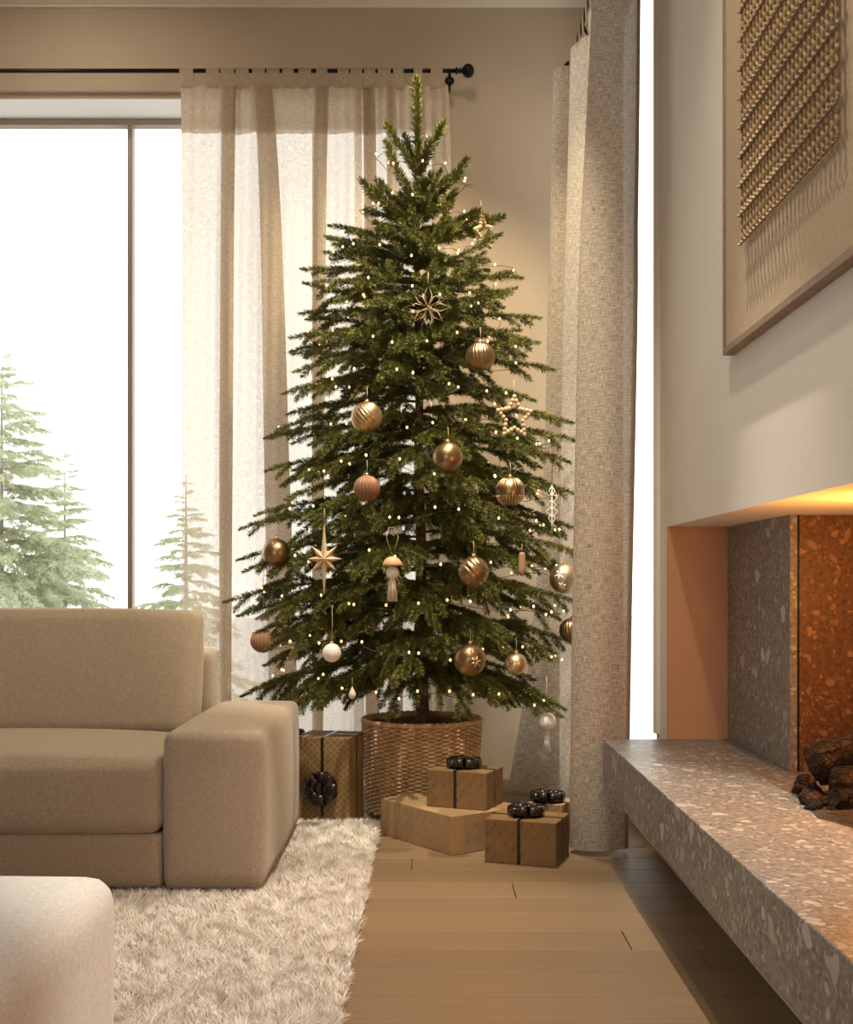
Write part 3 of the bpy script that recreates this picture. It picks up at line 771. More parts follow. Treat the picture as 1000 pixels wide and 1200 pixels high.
def rplan(z):
    t = (TOP_Z - z) / (TOP_Z - .02); out = []
    a = .78 + .22 * min(1, t * 2.5)
    for i, p in enumerate(rb):
        x = .69 + (p.x - .69) * a - .038 * t - (.16 * t ** 4 * min(1, (p.y - 5.5) / .2) if p.y > 5.5 else 0) + .022 * (1 - min(1, t * 3)) * (1 if p.y < 4.5 else .0) + .006 * math.sin(p.y * 13 + t * 5)
        out.append((x, p.y + .006 * math.sin(p.x * 20 + 4 * t)))
    return out
curtain_mesh('cloth', lambda z: rplan(z)[12:], 0, list(np.linspace(HEM_Z, .02, 44)), M_LINEN_R, rcur, ro)
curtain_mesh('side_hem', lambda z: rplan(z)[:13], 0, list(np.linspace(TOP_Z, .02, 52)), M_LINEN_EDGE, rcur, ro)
curtain_mesh('header_hem', lambda z: rplan(z)[12:], 0, list(np.linspace(TOP_Z, HEM_Z, 8)), M_LINEN_R, rcur, ro)
for yb in np.arange(4.30, 5.76, .118):
    mm = MB(); r = .0135; path = [(RODR_X - r * math.cos(q), ROD_Z + r * math.sin(q)) for q in [PI * i / 8 for i in range(9)]]
    path = [(RODR_X - .01, TOP_Z - .02), (RODR_X - r, ROD_Z - .04)] + path + [(RODR_X + r, ROD_Z - .04), (RODR_X + .01, TOP_Z - .02)]
    v = [(x, y, z) for (x, z) in path for y in (yb, yb + .05)]
    mm.add(v, [(2*i, 2*i+1, 2*i+3, 2*i+2) for i in range(len(path) - 1)]); tb = mm.build('tab', M_LINEN_HEM, rcur, True, off=ro)
    uv = tb.data.uv_layers.new(name='UVMap')
    for lp in tb.data.loops:
        c = tb.data.vertices[lp.vertex_index].co; uv.data[lp.index].uv = (c.y, c.z)

# ------------------------------------------------------------------ spruce
TD = 5.14
def trunk_x(z): return XP(494.5, TD) + (XP(488, TD) - XP(494.5, TD)) * max(0, (z - .4) / 2.6)
TREE0 = Vector((XP(494.5, TD), TD, .18))
MPP = TD / F        # metres per pixel at the trunk
ENV = [(92, 4), (150, 30), (210, 66), (265, 100), (315, 130), (370, 142), (430, 156), (515, 178), (610, 208), (705, 226), (770, 214), (815, 190), (840, 150)]
def env(py):
    if py <= ENV[0][0]: return ENV[0][1]
    for (a, ra), (b_, rb_) in zip(ENV[:-1], ENV[1:]):
        if a <= py <= b_: return ra + (rb_ - ra) * (py - a) / (b_ - a)
    return ENV[-1][1]
def bez(a, b_, c, n):
    t = np.linspace(0, 1, n)[:, None]; return a * (1 - t) ** 2 + 2 * b_ * t * (1 - t) + c * t * t
UPV = np.array([0, 0, 1.0])
def nrm(v): return v / (np.linalg.norm(v) + 1e-9)

class Branch:
    def __init__(self, seed, needle=.018, dens=760, wid=.0015):
        self.r = np.random.default_rng(seed); self.needle = needle; self.dens = dens; self.wid = wid
        self.nv = []; self.sv = []; self.sf = []; self.ns = 0
    def stem(self, pts, r0, r1):
        k = len(pts); t = np.gradient(pts, axis=0); t /= np.linalg.norm(t, axis=1)[:, None] + 1e-9
        ref = np.array([.31, .87, .38]); a = np.cross(t, ref); a /= np.linalg.norm(a, axis=1)[:, None] + 1e-9; b_ = np.cross(t, a)
        rad = np.linspace(r0, r1, k)[:, None]
        ring = [pts + rad * (a * math.cos(q) + b_ * math.sin(q)) for q in (0, 2.094, 4.189)]
        V = np.stack(ring, 1).reshape(-1, 3); o = self.ns
        for i in range(k - 1):
            for j in range(3): self.sf.append((o + i*3 + j, o + i*3 + (j+1) % 3, o + (i+1)*3 + (j+1) % 3, o + (i+1)*3 + j))
        self.sv.append(V); self.ns += len(V)
    def needles(self, pts, t0=0.0, scale=1.0):
        seg = np.linalg.norm(np.diff(pts, axis=0), axis=1); Ln = seg.sum(); n = int(Ln * (1 - t0) * self.dens)
        if n < 3: return
        s = np.concatenate([[0], np.cumsum(seg)]) / Ln; u = np.sort(self.r.uniform(t0, 1, n))
        p = np.stack([np.interp(u, s, pts[:, i]) for i in range(3)], 1)
        tg = np.gradient(pts, axis=0); T = np.stack([np.interp(u, s, tg[:, i]) for i in range(3)], 1); T /= np.linalg.norm(T, axis=1)[:, None] + 1e-9
        ref = UPV + T * 0; a = np.cross(T, ref); ln = np.linalg.norm(a, axis=1); bad = ln < .15
        a[bad] = np.cross(T[bad], np.array([1.0, 0, 0])); a /= np.linalg.norm(a, axis=1)[:, None] + 1e-9; b_ = np.cross(a, T)
        ph = self.r.uniform(0, 2 * PI, n)
        # fewer needles below the shoot
        ph = np.where((np.sin(ph) < -.5) & (self.r.random(n) < .6), ph + PI, ph)
        rad = a * np.cos(ph)[:, None] + b_ * np.sin(ph)[:, None]
        ang = self.r.uniform(.65, 1.15, n) * (1 - .55 * np.clip((u - .93) / .07, 0, 1))
        d = T * np.cos(ang)[:, None] + rad * np.sin(ang)[:, None]
        Lx = self.needle * scale * self.r.uniform(.75, 1.15, n) * (1 - .25 * np.clip((u - .9) / .1, 0, 1))
        side = np.cross(d, self.r.normal(size=(n, 3))); side /= np.linalg.norm(side, axis=1)[:, None] + 1e-9
        w = self.wid
        mid = p + d * (Lx * .5)[:, None]; self.nv.append(np.stack([p, mid + side * w, p + d * Lx[:, None], mid - side * w], 1))
    def grow(self, base, tip, sag=.0, lat=.34, sub=True, bare=.06, droop=.10, r0=.008, gap=.080):
        base = np.array(base, float); tip = np.array(tip, float); Ln = np.linalg.norm(tip - base)
        ctrl = base + (tip - base) * .55 + UPV * sag * Ln
        main = bez(base, ctrl, tip, 14)
        self.stem(main, r0 * (.5 + Ln * .7), .0014); self.needles(main, bare, 1.0)
        nl = max(2, int(Ln * .86 / gap)); side = 1
        for k in range(nl):
            t = .09 + .85 * (k + self.r.uniform(-.3, .3)) / nl; t = min(max(t, .06), .95)
            i = t * 13; i0 = int(i); p = main[i0] + (main[min(i0 + 1, 13)] - main[i0]) * (i - i0)
            T = nrm(main[min(i0 + 1, 13)] - main[max(i0 - 1, 0)])
            S = np.cross(T, UPV)
            if np.linalg.norm(S) < .3: S = np.array([math.cos(k * 2.4), math.sin(k * 2.4), 0]); S = S - T * S.dot(T)
            S = nrm(S); Un = nrm(np.cross(S, T)); side = -side
            ll = lat * Ln * (1 - t) ** .75 * self.r.uniform(.75, 1.15) * (.55 + .45 * min(1, t / .3))
            ll = max(ll, .065)
            tilt = self.r.uniform(-1.0, .6)
            d1 = nrm(T * .62 + S * side * .80 + Un * tilt * .6)
            e = p + d1 * ll * .55; q = p + nrm(T * 1.0 + S * side * .62 + Un * tilt * .6 - UPV * droop * 2.2) * ll
            L1 = bez(p, e, q, 7); self.stem(L1, .0026, .0009); self.needles(L1, .08)
            if sub and ll > .12:
                ns = int(ll / .095); sd = 1
                for j in range(ns):
                    tt = .22 + .68 * (j + self.r.uniform(-.2, .2)) / ns; ii = min(5, max(0, int(tt * 6))); pp = L1[ii] + (L1[ii + 1] - L1[ii]) * (tt * 6 - ii)
                    TT = nrm(L1[ii + 1] - L1[ii]); SS = nrm(np.cross(TT, UPV) + 1e-6); sd = -sd
                    l2 = max(.055, ll * .58 * (1 - tt) ** .6 * self.r.uniform(.7, 1.15))
                    q2 = pp + nrm(TT * .75 + SS * sd * .62 + UPV * self.r.uniform(-.45, .15)) * l2
                    L2 = bez(pp, pp + nrm(TT * .5 + SS * sd * .85) * l2 * .45, q2, 4); self.needles(L2, .05)
                    self.stem(L2, .0013, .0007)
    def build(self, parent, off, mstem, mneedle, name='branch', joined=False):
        SV = np.concatenate(self.sv) - np.array(off); NV = np.concatenate(self.nv).reshape(-1, 3) - np.array(off)
        if joined:
            n0 = len(SV); V = np.concatenate([SV, NV]); q = [(a, b_, c, c2) for a, b_, c, c2 in self.sf]
            T = np.array([(a, b_, c) for a, b_, c, d in q] + [(a, c, d) for a, b_, c, d in q], dtype=np.int32)
            q4 = np.arange(len(NV), dtype=np.int32).reshape(-1, 4) + n0; NT = np.concatenate([q4[:, [0, 1, 2]], q4[:, [0, 2, 3]]])
            o = npmesh(name, V, np.concatenate([T, NT]), mstem, parent); o.data.materials.append(mneedle)
            mi = np.concatenate([np.zeros(len(T), dtype=np.int32), np.ones(len(NT), dtype=np.int32)]); o.data.polygons.foreach_set('material_index', mi)
            return o
        o = npmesh(name, SV, np.array(self.sf), mstem, parent)
        c = npmesh('needles', NV, np.arange(len(NV)).reshape(-1, 4), mneedle, o); c['kind'] = 'stuff'
        return o

tree = thing('christmas_tree', 'tall spruce christmas tree standing in a wicker basket', 'tree', tuple(TREE0))
T0 = np.array(TREE0)
# trunk
zt = ZP(150, TD)
tp_ = []; tr_ = []
for i in range(40):
    t = i / 39; z = TREE0.z + (zt - TREE0.z) * t
    tp_.append((trunk_x(z) + .004 * math.sin(t * 23), TD + .004 * math.cos(t * 17), z)); tr_.append(.027 * (1 - t) ** .85 + .004)
MB().tube(tp_, tr_, 12).build('trunk', M_BARK, tree, True, off=TREE0)
def wpt(px, py, dd=0.0): return np.array(P(px, py, TD + dd)) if True else None
seed = [100]
def branch(base_py, tip, **kw):
    seed[0] += 1
    z = ZP(base_py, TD); b = Branch(seed[0], kw.pop('needle', .0265), kw.pop('dens', 2100))
    b.grow((trunk_x(z), TD, z), tip, **kw); b.build(tree, T0, M_TWIG, M_NEEDLE)
# leader and upright top shoots
b = Branch(1, .038, 3400, .0019); zb = ZP(232, TD)
b.grow((trunk_x(zb), TD, zb), P(488, 92, TD), lat=.0, sub=False, bare=0.0, gap=9, r0=.006); 
b.nv = b.nv[:1]; b.sv = b.sv[:1]; b.sf = [q for q in b.sf if max(q) < len(b.sv[0])]
b.build(tree, T0, M_TWIG, M_NEEDLE)
for (bp, px, py, dd, lat) in [(200, 453, 146, .0, 0), (204, 520, 144, .02, 0), (214, 504, 164, -.08, 0), (246, 452, 167, -.05, 0), (206, 474, 160, .06, 0),
                              (252, 548, 187, .0, .34), (268, 423, 212, -.02, .30), (256, 442, 212, .06, 0), (282, 589, 254, .0, .30), (272, 561, 248, -.10, .25), (262, 536, 224, .12, .2),
                              (258, 505, 205, -.16, .2), (262, 476, 214, -.14, .2), (290, 440, 262, -.22, .3), (290, 530, 268, -.26, .3), (300, 505, 282, -.36, .3), (270, 465, 240, .16, .2)]:
    seed[0] += 1; z = ZP(bp, TD); b = Branch(seed[0], .036, 3000, .0019)
    tip = np.array(P(px, py, TD + dd)); base = np.array((trunk_x(z), TD, z))
    b.grow(base, tip, sag=-.10, lat=max(lat, .01), sub=False, bare=.02, droop=-.05, r0=.006, gap=.075 if lat > 0 else 9)
    if lat == 0:
        b.nv = b.nv[:1]; n0 = len(b.sv[0]); b.sv = b.sv[:1]; b.sf = [q for q in b.sf if max(q) < n0]
    b.build(tree, T0, M_TWIG, M_NEEDLE)
# branches that draw the outline
for (px, py, dd, up) in [(387, 265, .05, 40), (386, 280, -.15, 30), (393, 296, .15, 20), (354, 316, .0, 8), (369, 331, -.2, 0), (391, 342, .2, -8), (352, 368, .05, -12), (341, 396, -.1, -22), (341, 413, .12, -24), (346, 436, -.22, -30),
                         (333, 462, .0, -42), (338, 486, .15, -28), (360, 458, -.25, -40), (326, 503, -.1, -30), (311, 514, .05, -18), (312, 552, -.05, -30), (344, 552, .2, -40), (352, 560, -.3, -50), (300, 604, .05, -34), (282, 620, -.1, -36),
                         (279, 657, .0, -40), (286, 670, -.25, -52), (263, 706, .05, -44), (280, 722, -.12, -50), (318, 748, .2, -60), (300, 742, -.3, -62), (284, 816, .0, -66), (298, 808, -.2, -70), (340, 828, -.3, -84), (310, 780, .25, -70),
                         (612, 326, .0, 6), (596, 344, -.2, -4), (590, 361, .2, -16), (633, 373, .0, -6), (619, 398, -.1, -24), (592, 416, .2, -36), (649, 434, .0, -8), (627, 470, -.15, -34), (671, 496, .05, -22), (682, 518, -.05, -26), (667, 542, -.2, -48), (634, 548, .2, -50),
                         (684, 580, .0, -34), (690, 620, .0, -36), (680, 650, -.2, -48), (690, 672, .05, -44), (690, 708, -.1, -48), (684, 756, .0, -56), (650, 766, -.3, -64), (662, 832, -.05, -74), (640, 818, -.3, -82), (610, 822, .2, -80)]:
    kw = dict(sag=.10 if py > 400 else .02, lat=.48, droop=.18 if py > 330 else .02)
    tip_ = np.array(P(px, py, TD + dd)); tip_[0] = min(tip_[0], .645)
    branch(min(py + up * .55, 770), tip_, **kw)
# filling whorls
r3 = random.Random(5)
py = 262; az = 0
while py < 800:
    R = env(py) * MPP; nb = 4 if py < 330 else 5
    for k in range(nb):
        az += 2.399 + r3.uniform(-.3, .3)
        Lr = R * r3.uniform(.66, .93); dxn, dyn = math.cos(az), math.sin(az)
        if dyn > .2: Lr = min(Lr, .60 / max(dyn, .3))
        if dxn > .4: Lr = min(Lr, .60 / dxn)
        t = (py - 262) / 540
        rise = (.55 - 1.05 * t) * Lr * .8 + r3.uniform(-.03, .03)
        if t > .45: rise = -(.12 + .10 * t) * Lr + r3.uniform(-.02, .02)
        bp = py + r3.uniform(-8, 8) - (26 if t > .3 else 0)
        z = ZP(bp, TD)
        tip = np.array((trunk_x(z) + dxn * Lr, TD + dyn * Lr, max(z + rise, .47)))
        branch(bp, tip, sag=.12 if t > .25 else .0, lat=.50, droop=.2 if t > .2 else .02)
    py += 23 if py < 600 else 27
for k in range(16):  # short inner branches in front of the trunk
    py = 300 + 480 * ((k * .618) % 1); a = -PI / 2 + r3.uniform(-1.25, 1.25); Lr = env(py) * MPP * r3.uniform(.38, .68); z = ZP(py, TD)
    branch(py, np.array((trunk_x(z) + Lr * math.cos(a), TD + Lr * math.sin(a), max(.47, z + Lr * r3.uniform(-.32, .05)))), sag=.12, lat=.50, droop=.2)
for k in range(9):   # skirt of drooping shoots just above the basket
    a = 2 * PI * k / 9 + .2; Lr = .42 + .12 * (k % 3); z = ZP(772, TD)
    branch(772, np.array((trunk_x(z) + Lr * math.cos(a), TD + Lr * math.sin(a), .45 + .02 * (k % 2))), sag=.12, lat=.45, droop=.2)

# basket
bk = thing('wicker_basket', 'round woven wicker basket holding the christmas tree', 'basket', (TREE0.x, TD, 0))
BR0, BR1, BH = .232, .255, .410
rows = 44; dz = (BH - .03) / rows; ns = 54
for i in range(rows):
    z = .012 + dz * (i + .5); R = BR0 + (BR1 - BR0) * z / BH; pts = []
    for j in range(ns * 4):
        q = 2 * PI * j / (ns * 4); s = math.cos(q * ns / 2 + (PI if i % 2 else 0)); rr = R + .0075 * s
        pts.append((rr * math.cos(q), rr * math.sin(q), z))
    m = MB(); k = len(pts); v = []; f = []
    prof = [(-.004, 0), (0, -dz * .85), (.0045, 0), (0, dz * .85)]
    for (x, y, zz) in pts:
        l = math.hypot(x, y); 
        for a, b_ in prof: v.append((x + x / l * a, y + y / l * a, zz + b_))
    for a in range(k):
        for b_ in range(4): f.append((a*4 + b_, ((a+1) % k)*4 + b_, ((a+1) % k)*4 + (b_+1) % 4, a*4 + (b_+1) % 4))
    m.add(v, f).build('wicker_row', M_WICKER, bk, True)
stake = None
for j in range(ns):
    q = 2 * PI * (j + .0) / ns
    if stake is None:
        stake = MB().tube([(BR0, 0, .004), (BR1, 0, BH - .01)], .0035, 6).build('stake', M_WICKER, bk, True)
    else:
        c = copy_obj(stake, bk); c.rotation_euler = (0, 0, q)
m = MB(); nseg = 120
for ph in (0, PI):
    m.tube([((BR1 + .004 * math.cos(30 * 2 * PI * j / nseg + ph)) * math.cos(2 * PI * j / nseg), (BR1 + .004 * math.cos(30 * 2 * PI * j / nseg + ph)) * math.sin(2 * PI * j / nseg), BH - .006 + .004 * math.sin(30 * 2 * PI * j / nseg + ph)) for j in range(nseg)], .009, 8, closed=True)
m.build('braided_rim', M_WICKER, bk, True)
m = MB(); m.lathe([(.20, 0), (BR0 - .010, .006), (BR1 - .012, BH - .02), (BR1 - .02, BH - .02), (BR0 - .02, .02), (.18, .016)], 40); m.build('liner', new_mat('basket_liner', (.20, .125, .07), .9), bk, True)
m = MB(); m.lathe([(.001, .30), (.10, .305), (.22, .298), (.232, .29)], 30, fn=lambda q, t: 1 + .01 * math.sin(q * 7)); m.build('soil', M_SOIL, bk, True)

# ------------------------------------------------------------------ ornaments
def front_d(px, py, k=.92):
    R = env(py); dx = px - 490; s = max(R * R - dx * dx, 400) ** .5
    return TD - s * MPP * k
def strand(root, pts, mat=M_STRING, r=.0011, name='hanging_string'):
    MB().tube(pts, r, 5).build(name, mat, root, True)
def sphere_prof(r, n=22, squash=1.0): return [(max(r * math.sin(PI * i / n), .0004), -r * squash * math.cos(PI * i / n)) for i in range(n + 1)]
def cap(root, r, mat):
    m = MB(); m.lathe([(.0005, r - .003), (.0075, r - .002), (.0078, r + .006), (.006, r + .0075), (.0005, r + .008)], 14); c = m.build('cap', mat, root, True)
    MB().tube([(.003 * math.cos(a), 0, r + .0095 + .003 * math.sin(a)) for a in [2 * PI * i / 10 for i in range(10)]], .0007, 5, closed=True).build('hook', mat, c, True)
def bauble(label, px, py, rpx, mat, style='plain', d=None, length=14, tilt=0.0, pat=None, gcap=True, rs=0.0):
    d = d or front_d(px, py); r = rpx * d / F; c = P(px, py, d)
    root = thing('christmas_bauble', label, 'bauble', tuple(c), group='baubles on the christmas tree')
    if style == 'plain': m = MB().lathe(sphere_prof(r), 36); body = m.build('ball', mat, root, True)
    elif style == 'swirl':
        n = 24; m = MB().lathe(sphere_prof(r, 28), 192, fn=lambda q, t: 1 + .075 * (abs(math.sin(n / 2 * (q + 1.5 * t))) - .5)); body = m.build('ball', mat, root, True)
    elif style == 'rib':
        n = 22; m = MB().lathe(sphere_prof(r, 24), 176, fn=lambda q, t: 1 + .085 * (abs(math.sin(n / 2 * q)) - .5)); body = m.build('ball', mat, root, True)
    elif style == 'rings':
        pr = [(a * (1 + .07 * (abs(math.sin(i * .45)) - .5)), z) for i, (a, z) in enumerate(sphere_prof(r, 60))]; m = MB().lathe(pr, 36); body = m.build('ball', mat, root, True)
    elif style == 'band':
        m = MB().lathe(sphere_prof(r), 36); body = m.build('ball', mat, root, True)
        for hemi in (-1, 1):
            for j in range(26):
                q = 2 * PI * j / 26; pts = []
                for th in np.linspace(.30, 1.12, 7):
                    z = r * 1.006 * math.sin(th) * hemi; rr = r * 1.006 * math.cos(th); pts.append((rr * math.cos(q), rr * math.sin(q), z))
                MB().tube(pts, r * .028, 5).build('glitter_line', pat, body, True)
    body.rotation_euler = (0, tilt, rs)
    if style == 'plain' and pat is not None:      # raised snow-crystal motif on the front of the ball
        n = 0
        for (ca, cb, s) in ((-.45, .25, .42), (-.30, -.5, .30)) if rs == 0 else ((.35, -.1, .40), (.1, .62, .22)):
            for k in range(6):
                an = PI / 3 * k + .3; pts = []
                for t in (0, .5, 1.0):
                    a = ca + s * t * math.cos(an); e = cb + s * t * math.sin(an)
                    pts.append((r * 1.004 * math.sin(a) * math.cos(e), -r * 1.004 * math.cos(a) * math.cos(e), r * 1.004 * math.sin(e)))
                MB().tube(pts, [r * .03, r * .075, r * .02], 6).build('crystal_petal', pat, body, True)
    if gcap: cap(root, r, M_GOLD_P)
    strand(root, [(0, 0, r + .012), (.002, 0, r + .012 + length * d / F * .5), (0, 0.01, r + .012 + length * d / F)])
    return root
bauble('gold bauble with slanting ribs left of the trunk halfway up', 430, 489, 18, M_GOLD, 'swirl', tilt=-.25)
bauble('plain satin gold bauble hanging right beside the trunk', 525, 536, 18, M_GOLD_D)
bauble('gold bauble with pale vertical dashes above and below a plain belt', 598, 576, 17, M_GOLD_D, 'band', pat=M_GOLD_P)
bauble('matt rose brown ribbed bauble half covered by a branch', 430, 572, 15, M_ROSE, 'rib')
bauble('dark gold swirled bauble highest on the right of the tree', 563, 418, 17, M_GOLD_D, 'swirl', tilt=.35)
bauble('plain gold bauble at the far left of the tree', 324, 648, 17, M_GOLD_D, d=TD - .22)
bauble('dark gold ringed bauble tilted right of the trunk', 555, 670, 18, M_GOLD_D, 'rings', tilt=.8)
bauble('champagne bauble with a snow crystal half behind the heavy curtain', 662, 678, 18, M_GOLD_P, pat=M_WHITEP, d=TD - .28)
bauble('dark gold swirled bauble low down at the heavy curtain', 671, 739, 15, M_GOLD_D, 'swirl', d=TD - .26, tilt=.3)
bauble('brown wooden ribbed bauble hanging low on a long string', 308, 751, 14, M_WOODB, 'rib', d=TD - .12, length=70, gcap=False)
bauble('large gold bauble with faint crystal pattern low in the middle', 551, 773, 19, M_GOLD_D, pat=M_GOLD_P, rs=.01)
bauble('small pale gold bauble right of the large low gold one', 605, 778, 13, M_GOLD_P)
bauble('white bauble half hidden low on the left of the tree', 389, 765, 11, M_WHITEP, length=40)

def ornament(name, label, px, py, d=None, cat='ornament'):
    d = d or front_d(px, py); r = thing(name, label, cat, tuple(P(px, py, d)), group='hanging tree ornaments'); return r, d / F
# bead stars
def bead_star(label, px, py, R, n_per=3, rot=0.0, turn=0.0, br=2.6, d=None):
    root, s = ornament('bead_star', label, px, py, d); root.rotation_euler = (0, 0, turn)
    cor = []
    for k in range(10):
        a = PI / 2 + PI * k / 5 + rot; rr = R * (1 if k % 2 == 0 else .52); cor.append((rr * math.cos(a) * s, rr * 1.15 * math.sin(a) * s))
    me = None; path = []
    for k in range(10):
        a, b_ = cor[k], cor[(k + 1) % 10]
        for j in range(n_per):
            t = j / n_per; x, z = a[0] + (b_[0] - a[0]) * t, a[1] + (b_[1] - a[1]) * t; path.append((x, 0, z))
            if me is None:
                me = MB().lathe(sphere_prof(br * s, 8), 12).build('bead', M_WOODL, root, True); me.location = (x, 0, z)
            else: copy_obj(me, root, (x, 0, z))
    MB().tube(path, .0009, 5, closed=True).build('wire', M_STRING, root, True)
    strand(root, [(cor[0][0], 0, cor[0][1]), (cor[0][0], .004, cor[0][1] + .07)])
bead_star('pale wooden bead star at the right edge of the tree', 603, 489, 21, 3, .0, .25, 2.7)
bead_star('small wooden bead star partly hidden near the top right', 567, 274, 17, 3, .25, .9, 2.7, d=TD - .10)
# straw star
root, s = ornament('straw_star', 'thin straw star with eight open petals high on the tree', 502, 360)
for k in range(8):
    a = PI / 4 * k + PI / 2; R = (27 if k % 2 == 0 else 24) * s
    def pt(r, da): return (r * math.cos(a + da), -.004 * (k % 2), r * math.sin(a + da))
    MB().tube([pt(0, 0), pt(R * .55, .30), pt(R, 0), pt(R * .55, -.30)], .0016, 5, closed=True).build('petal', M_WOODL, root, True)
    if k % 2 == 0: MB().tube([pt(0, 0), pt(R * .40, .5), pt(R * .62, .38)], .0014, 5).build('straw', M_WOODL, root, True)
MB().lathe(sphere_prof(.005, 8), 10).build('knot', M_WOODL, root, True)
strand(root, [(0, 0, 27 * s), (0, .01, 27 * s + .05)])
# faceted wooden star
root, s = ornament('wooden_star', 'faceted pale wooden star with a long vertical ray at the left', 380, 655, cat='ornament')
rays = [(0, 44), (45, 22), (90, 21), (135, 19), (180, 44), (225, 21), (270, 19), (315, 22)]
for i, (deg, Lp) in enumerate(rays):
    a = math.radians(90 - deg); inner = 9 * s; Rr = Lp * s; tip = (Rr * math.cos(a), 0, Rr * math.sin(a))
    l = (inner * math.cos(a + PI / 8) * 1.0, 0, inner * math.sin(a + PI / 8)); r_ = (inner * math.cos(a - PI / 8), 0, inner * math.sin(a - PI / 8))
    h = 7 * s
    MB().add([tip, l, r_, (0, -h, 0), (0, h, 0)], [(0, 1, 3), (0, 3, 2), (0, 4, 1), (0, 2, 4)]).build('ray', M_WOODL, root)
strand(root, [(0, 0, 44 * s), (0, .005, 44 * s + .05)])
# bead and tassel ornaments
def tassel(label, px, py, scale, wood, d=None, loop=30):
    root, s = ornament('tassel_ornament', label, px, py, d); s *= scale
    if wood:
        m = MB(); m.lathe([(.0004, 0)] + [(11.5 * s * math.cos(a), 1 * s + 11 * s * math.sin(a)) for a in [PI / 2 * i / 10 for i in range(11)]], 28)
        m.v = [(x if True else x, y, max(z, 0)) for x, y, z in m.v]; tag(m.build('dome', M_WOODB if False else new_mat('dome_wood', (.55, .33, .18), .5), root, True), 'brown wooden dome')
        MB().lathe([(max(a, .0004), z - 7 * s) for a, z in sphere_prof(7.5 * s, 16)], 24).build('bead', M_WHITEP, root, True); z0 = -14 * s
        tl = 27 * s; tw = (3.0, 6.0)
    else:
        MB().lathe(sphere_prof(11 * s, 18), 28).build('bead', M_WHITEP, root, True)
        MB().lathe([(max(a, .0004), z - 12.5 * s) for a, z in sphere_prof(3.3 * s, 10)], 16).build('small_bead', M_WHITEP, root, True); z0 = -14 * s; tl = 22 * s; tw = (1.8, 4.6)
    for k in range(26):
        q = 2.399 * k; rr = math.sqrt(k / 26)
        x0, y0 = tw[0] * s * rr * math.cos(q), tw[0] * s * rr * math.sin(q); x1, y1 = tw[1] * s * rr * math.cos(q), tw[1] * s * rr * math.sin(q)
        MB().tube([(x0 * .6, y0 * .6, z0), (x0 * 1.3, y0 * 1.3, z0 - tl * .2), (x1, y1, z0 - tl * (.96 + .04 * math.sin(k)))], .95 * s, 5).build('tassel_strand', M_COTTON if wood else M_WHITEP, root, True)
    top = 12 * s if wood else 11 * s
    if wood:
        MB().tube([(0, 0, top), (-7 * s, 0, top + 22 * s), (-4 * s, .003, top + 34 * s), (3 * s, .003, top + 34 * s), (7 * s, 0, top + 22 * s)], .0011, 5, closed=True).build('hanging_loop', M_STRING, root, True)
    else: strand(root, [(0, 0, top), (0, .004, top + loop * s)], M_WHITEP)
tassel('wooden dome ornament with white bead and tassel left of the trunk', 460, 664, 1.0, True)
tassel('white bead with tassel hanging lowest on the right', 641, 846, 1.0, False, d=TD - .25, loop=42)
# carved icicle
root, s = ornament('carved_icicle', 'white openwork icicle hanging on a red string at the right', 647, 590, TD - .12)
for k in range(5):
    z = (14 - 8 * k) * s; w = (3.5, 6, 5, 7, 4)[k] * s
    for sx in (-1, 1):
        MB().tube([(0, 0, z + 6 * s), (sx * w, 0, z + 1 * s), (sx * w * .3, 0, z - 4 * s), (0, 0, z - 6 * s)], .0023, 6).build('scroll', M_WHITEP, root, True)
MB().tube([(0, 0, 22 * s), (0, 0, -20 * s), (0, 0, -38 * s)], [.002, .0032, .0008], 8).build('spine', M_WHITEP, root, True)
strand(root, [(0, 0, 22 * s), (.001, 0, 45 * s), (0, .01, 70 * s)], M_REDSTR, .0016)
# copper bell stick
root, s = ornament('wooden_bell', 'slim copper brown bell hanging right of the ringed bauble', 612, 659)
m = MB(); m.lathe([(.0005, 12 * s), (3 * s, 11.5 * s), (4 * s, 8 * s), (4.2 * s, -6 * s), (6 * s, -12 * s), (5.6 * s, -12.5 * s), (.0005, -9 * s)], 20); m.build('body', M_WOODB, root, True)
MB().lathe([(max(a, .0004), z - 12.5 * s) for a, z in sphere_prof(1.8 * s, 8)], 12).build('clapper', M_GOLD_P, root, True); strand(root, [(0, 0, 12 * s), (0, .004, 22 * s)])
root, s = ornament('paper_drop', 'small pale drop ornament low at the left of the tree', 413, 812)
MB().lathe([(.0005, 8 * s), (1.5 * s, 5 * s), (4 * s, 0), (4.4 * s, -3 * s), (3 * s, -6 * s), (.0005, -7.5 * s)], 18).build('drop', M_COTTON, root, True); strand(root, [(0, 0, 8 * s), (0, .003, 18 * s)])

# ------------------------------------------------------------------ fairy lights
fl_root = thing('string_lights', 'warm fairy lights on a dark wire wound around the tree', 'lights', tuple(TREE0))
wire = []; bulb_pos = []
turns = 13; npt = 900; r4 = random.Random(21)
for i in range(npt):
    t = i / (npt - 1); py = 165 + 655 * t ** .93; q = 2 * PI * turns * t + .6
    R = env(py) * MPP * (.70 + .13 * math.sin(i * .23) + .08 * math.sin(i * .61 + 1))
    dx, dy = math.cos(q), math.sin(q)
    if dx > .5: R = min(R, .60 / dx)
    if dy > .3: R = min(R, .55 / dy)
    z = ZP(py, TD) + .022 * math.sin(i * .41) + .012 * math.sin(i * 1.1)
    wire.append((trunk_x(z) + R * dx, TD + R * dy, max(z, .47)))
MB().tube(wire, .0013, 4).build('wire', M_WIRE, fl_root, True, off=TREE0)
proto = None; cnt = 0
w = [Vector(p) for p in wire]; i = 0
cum = 0; nxt = 0; step = sum((w[k+1] - w[k]).length for k in range(len(w) - 1)) / 297
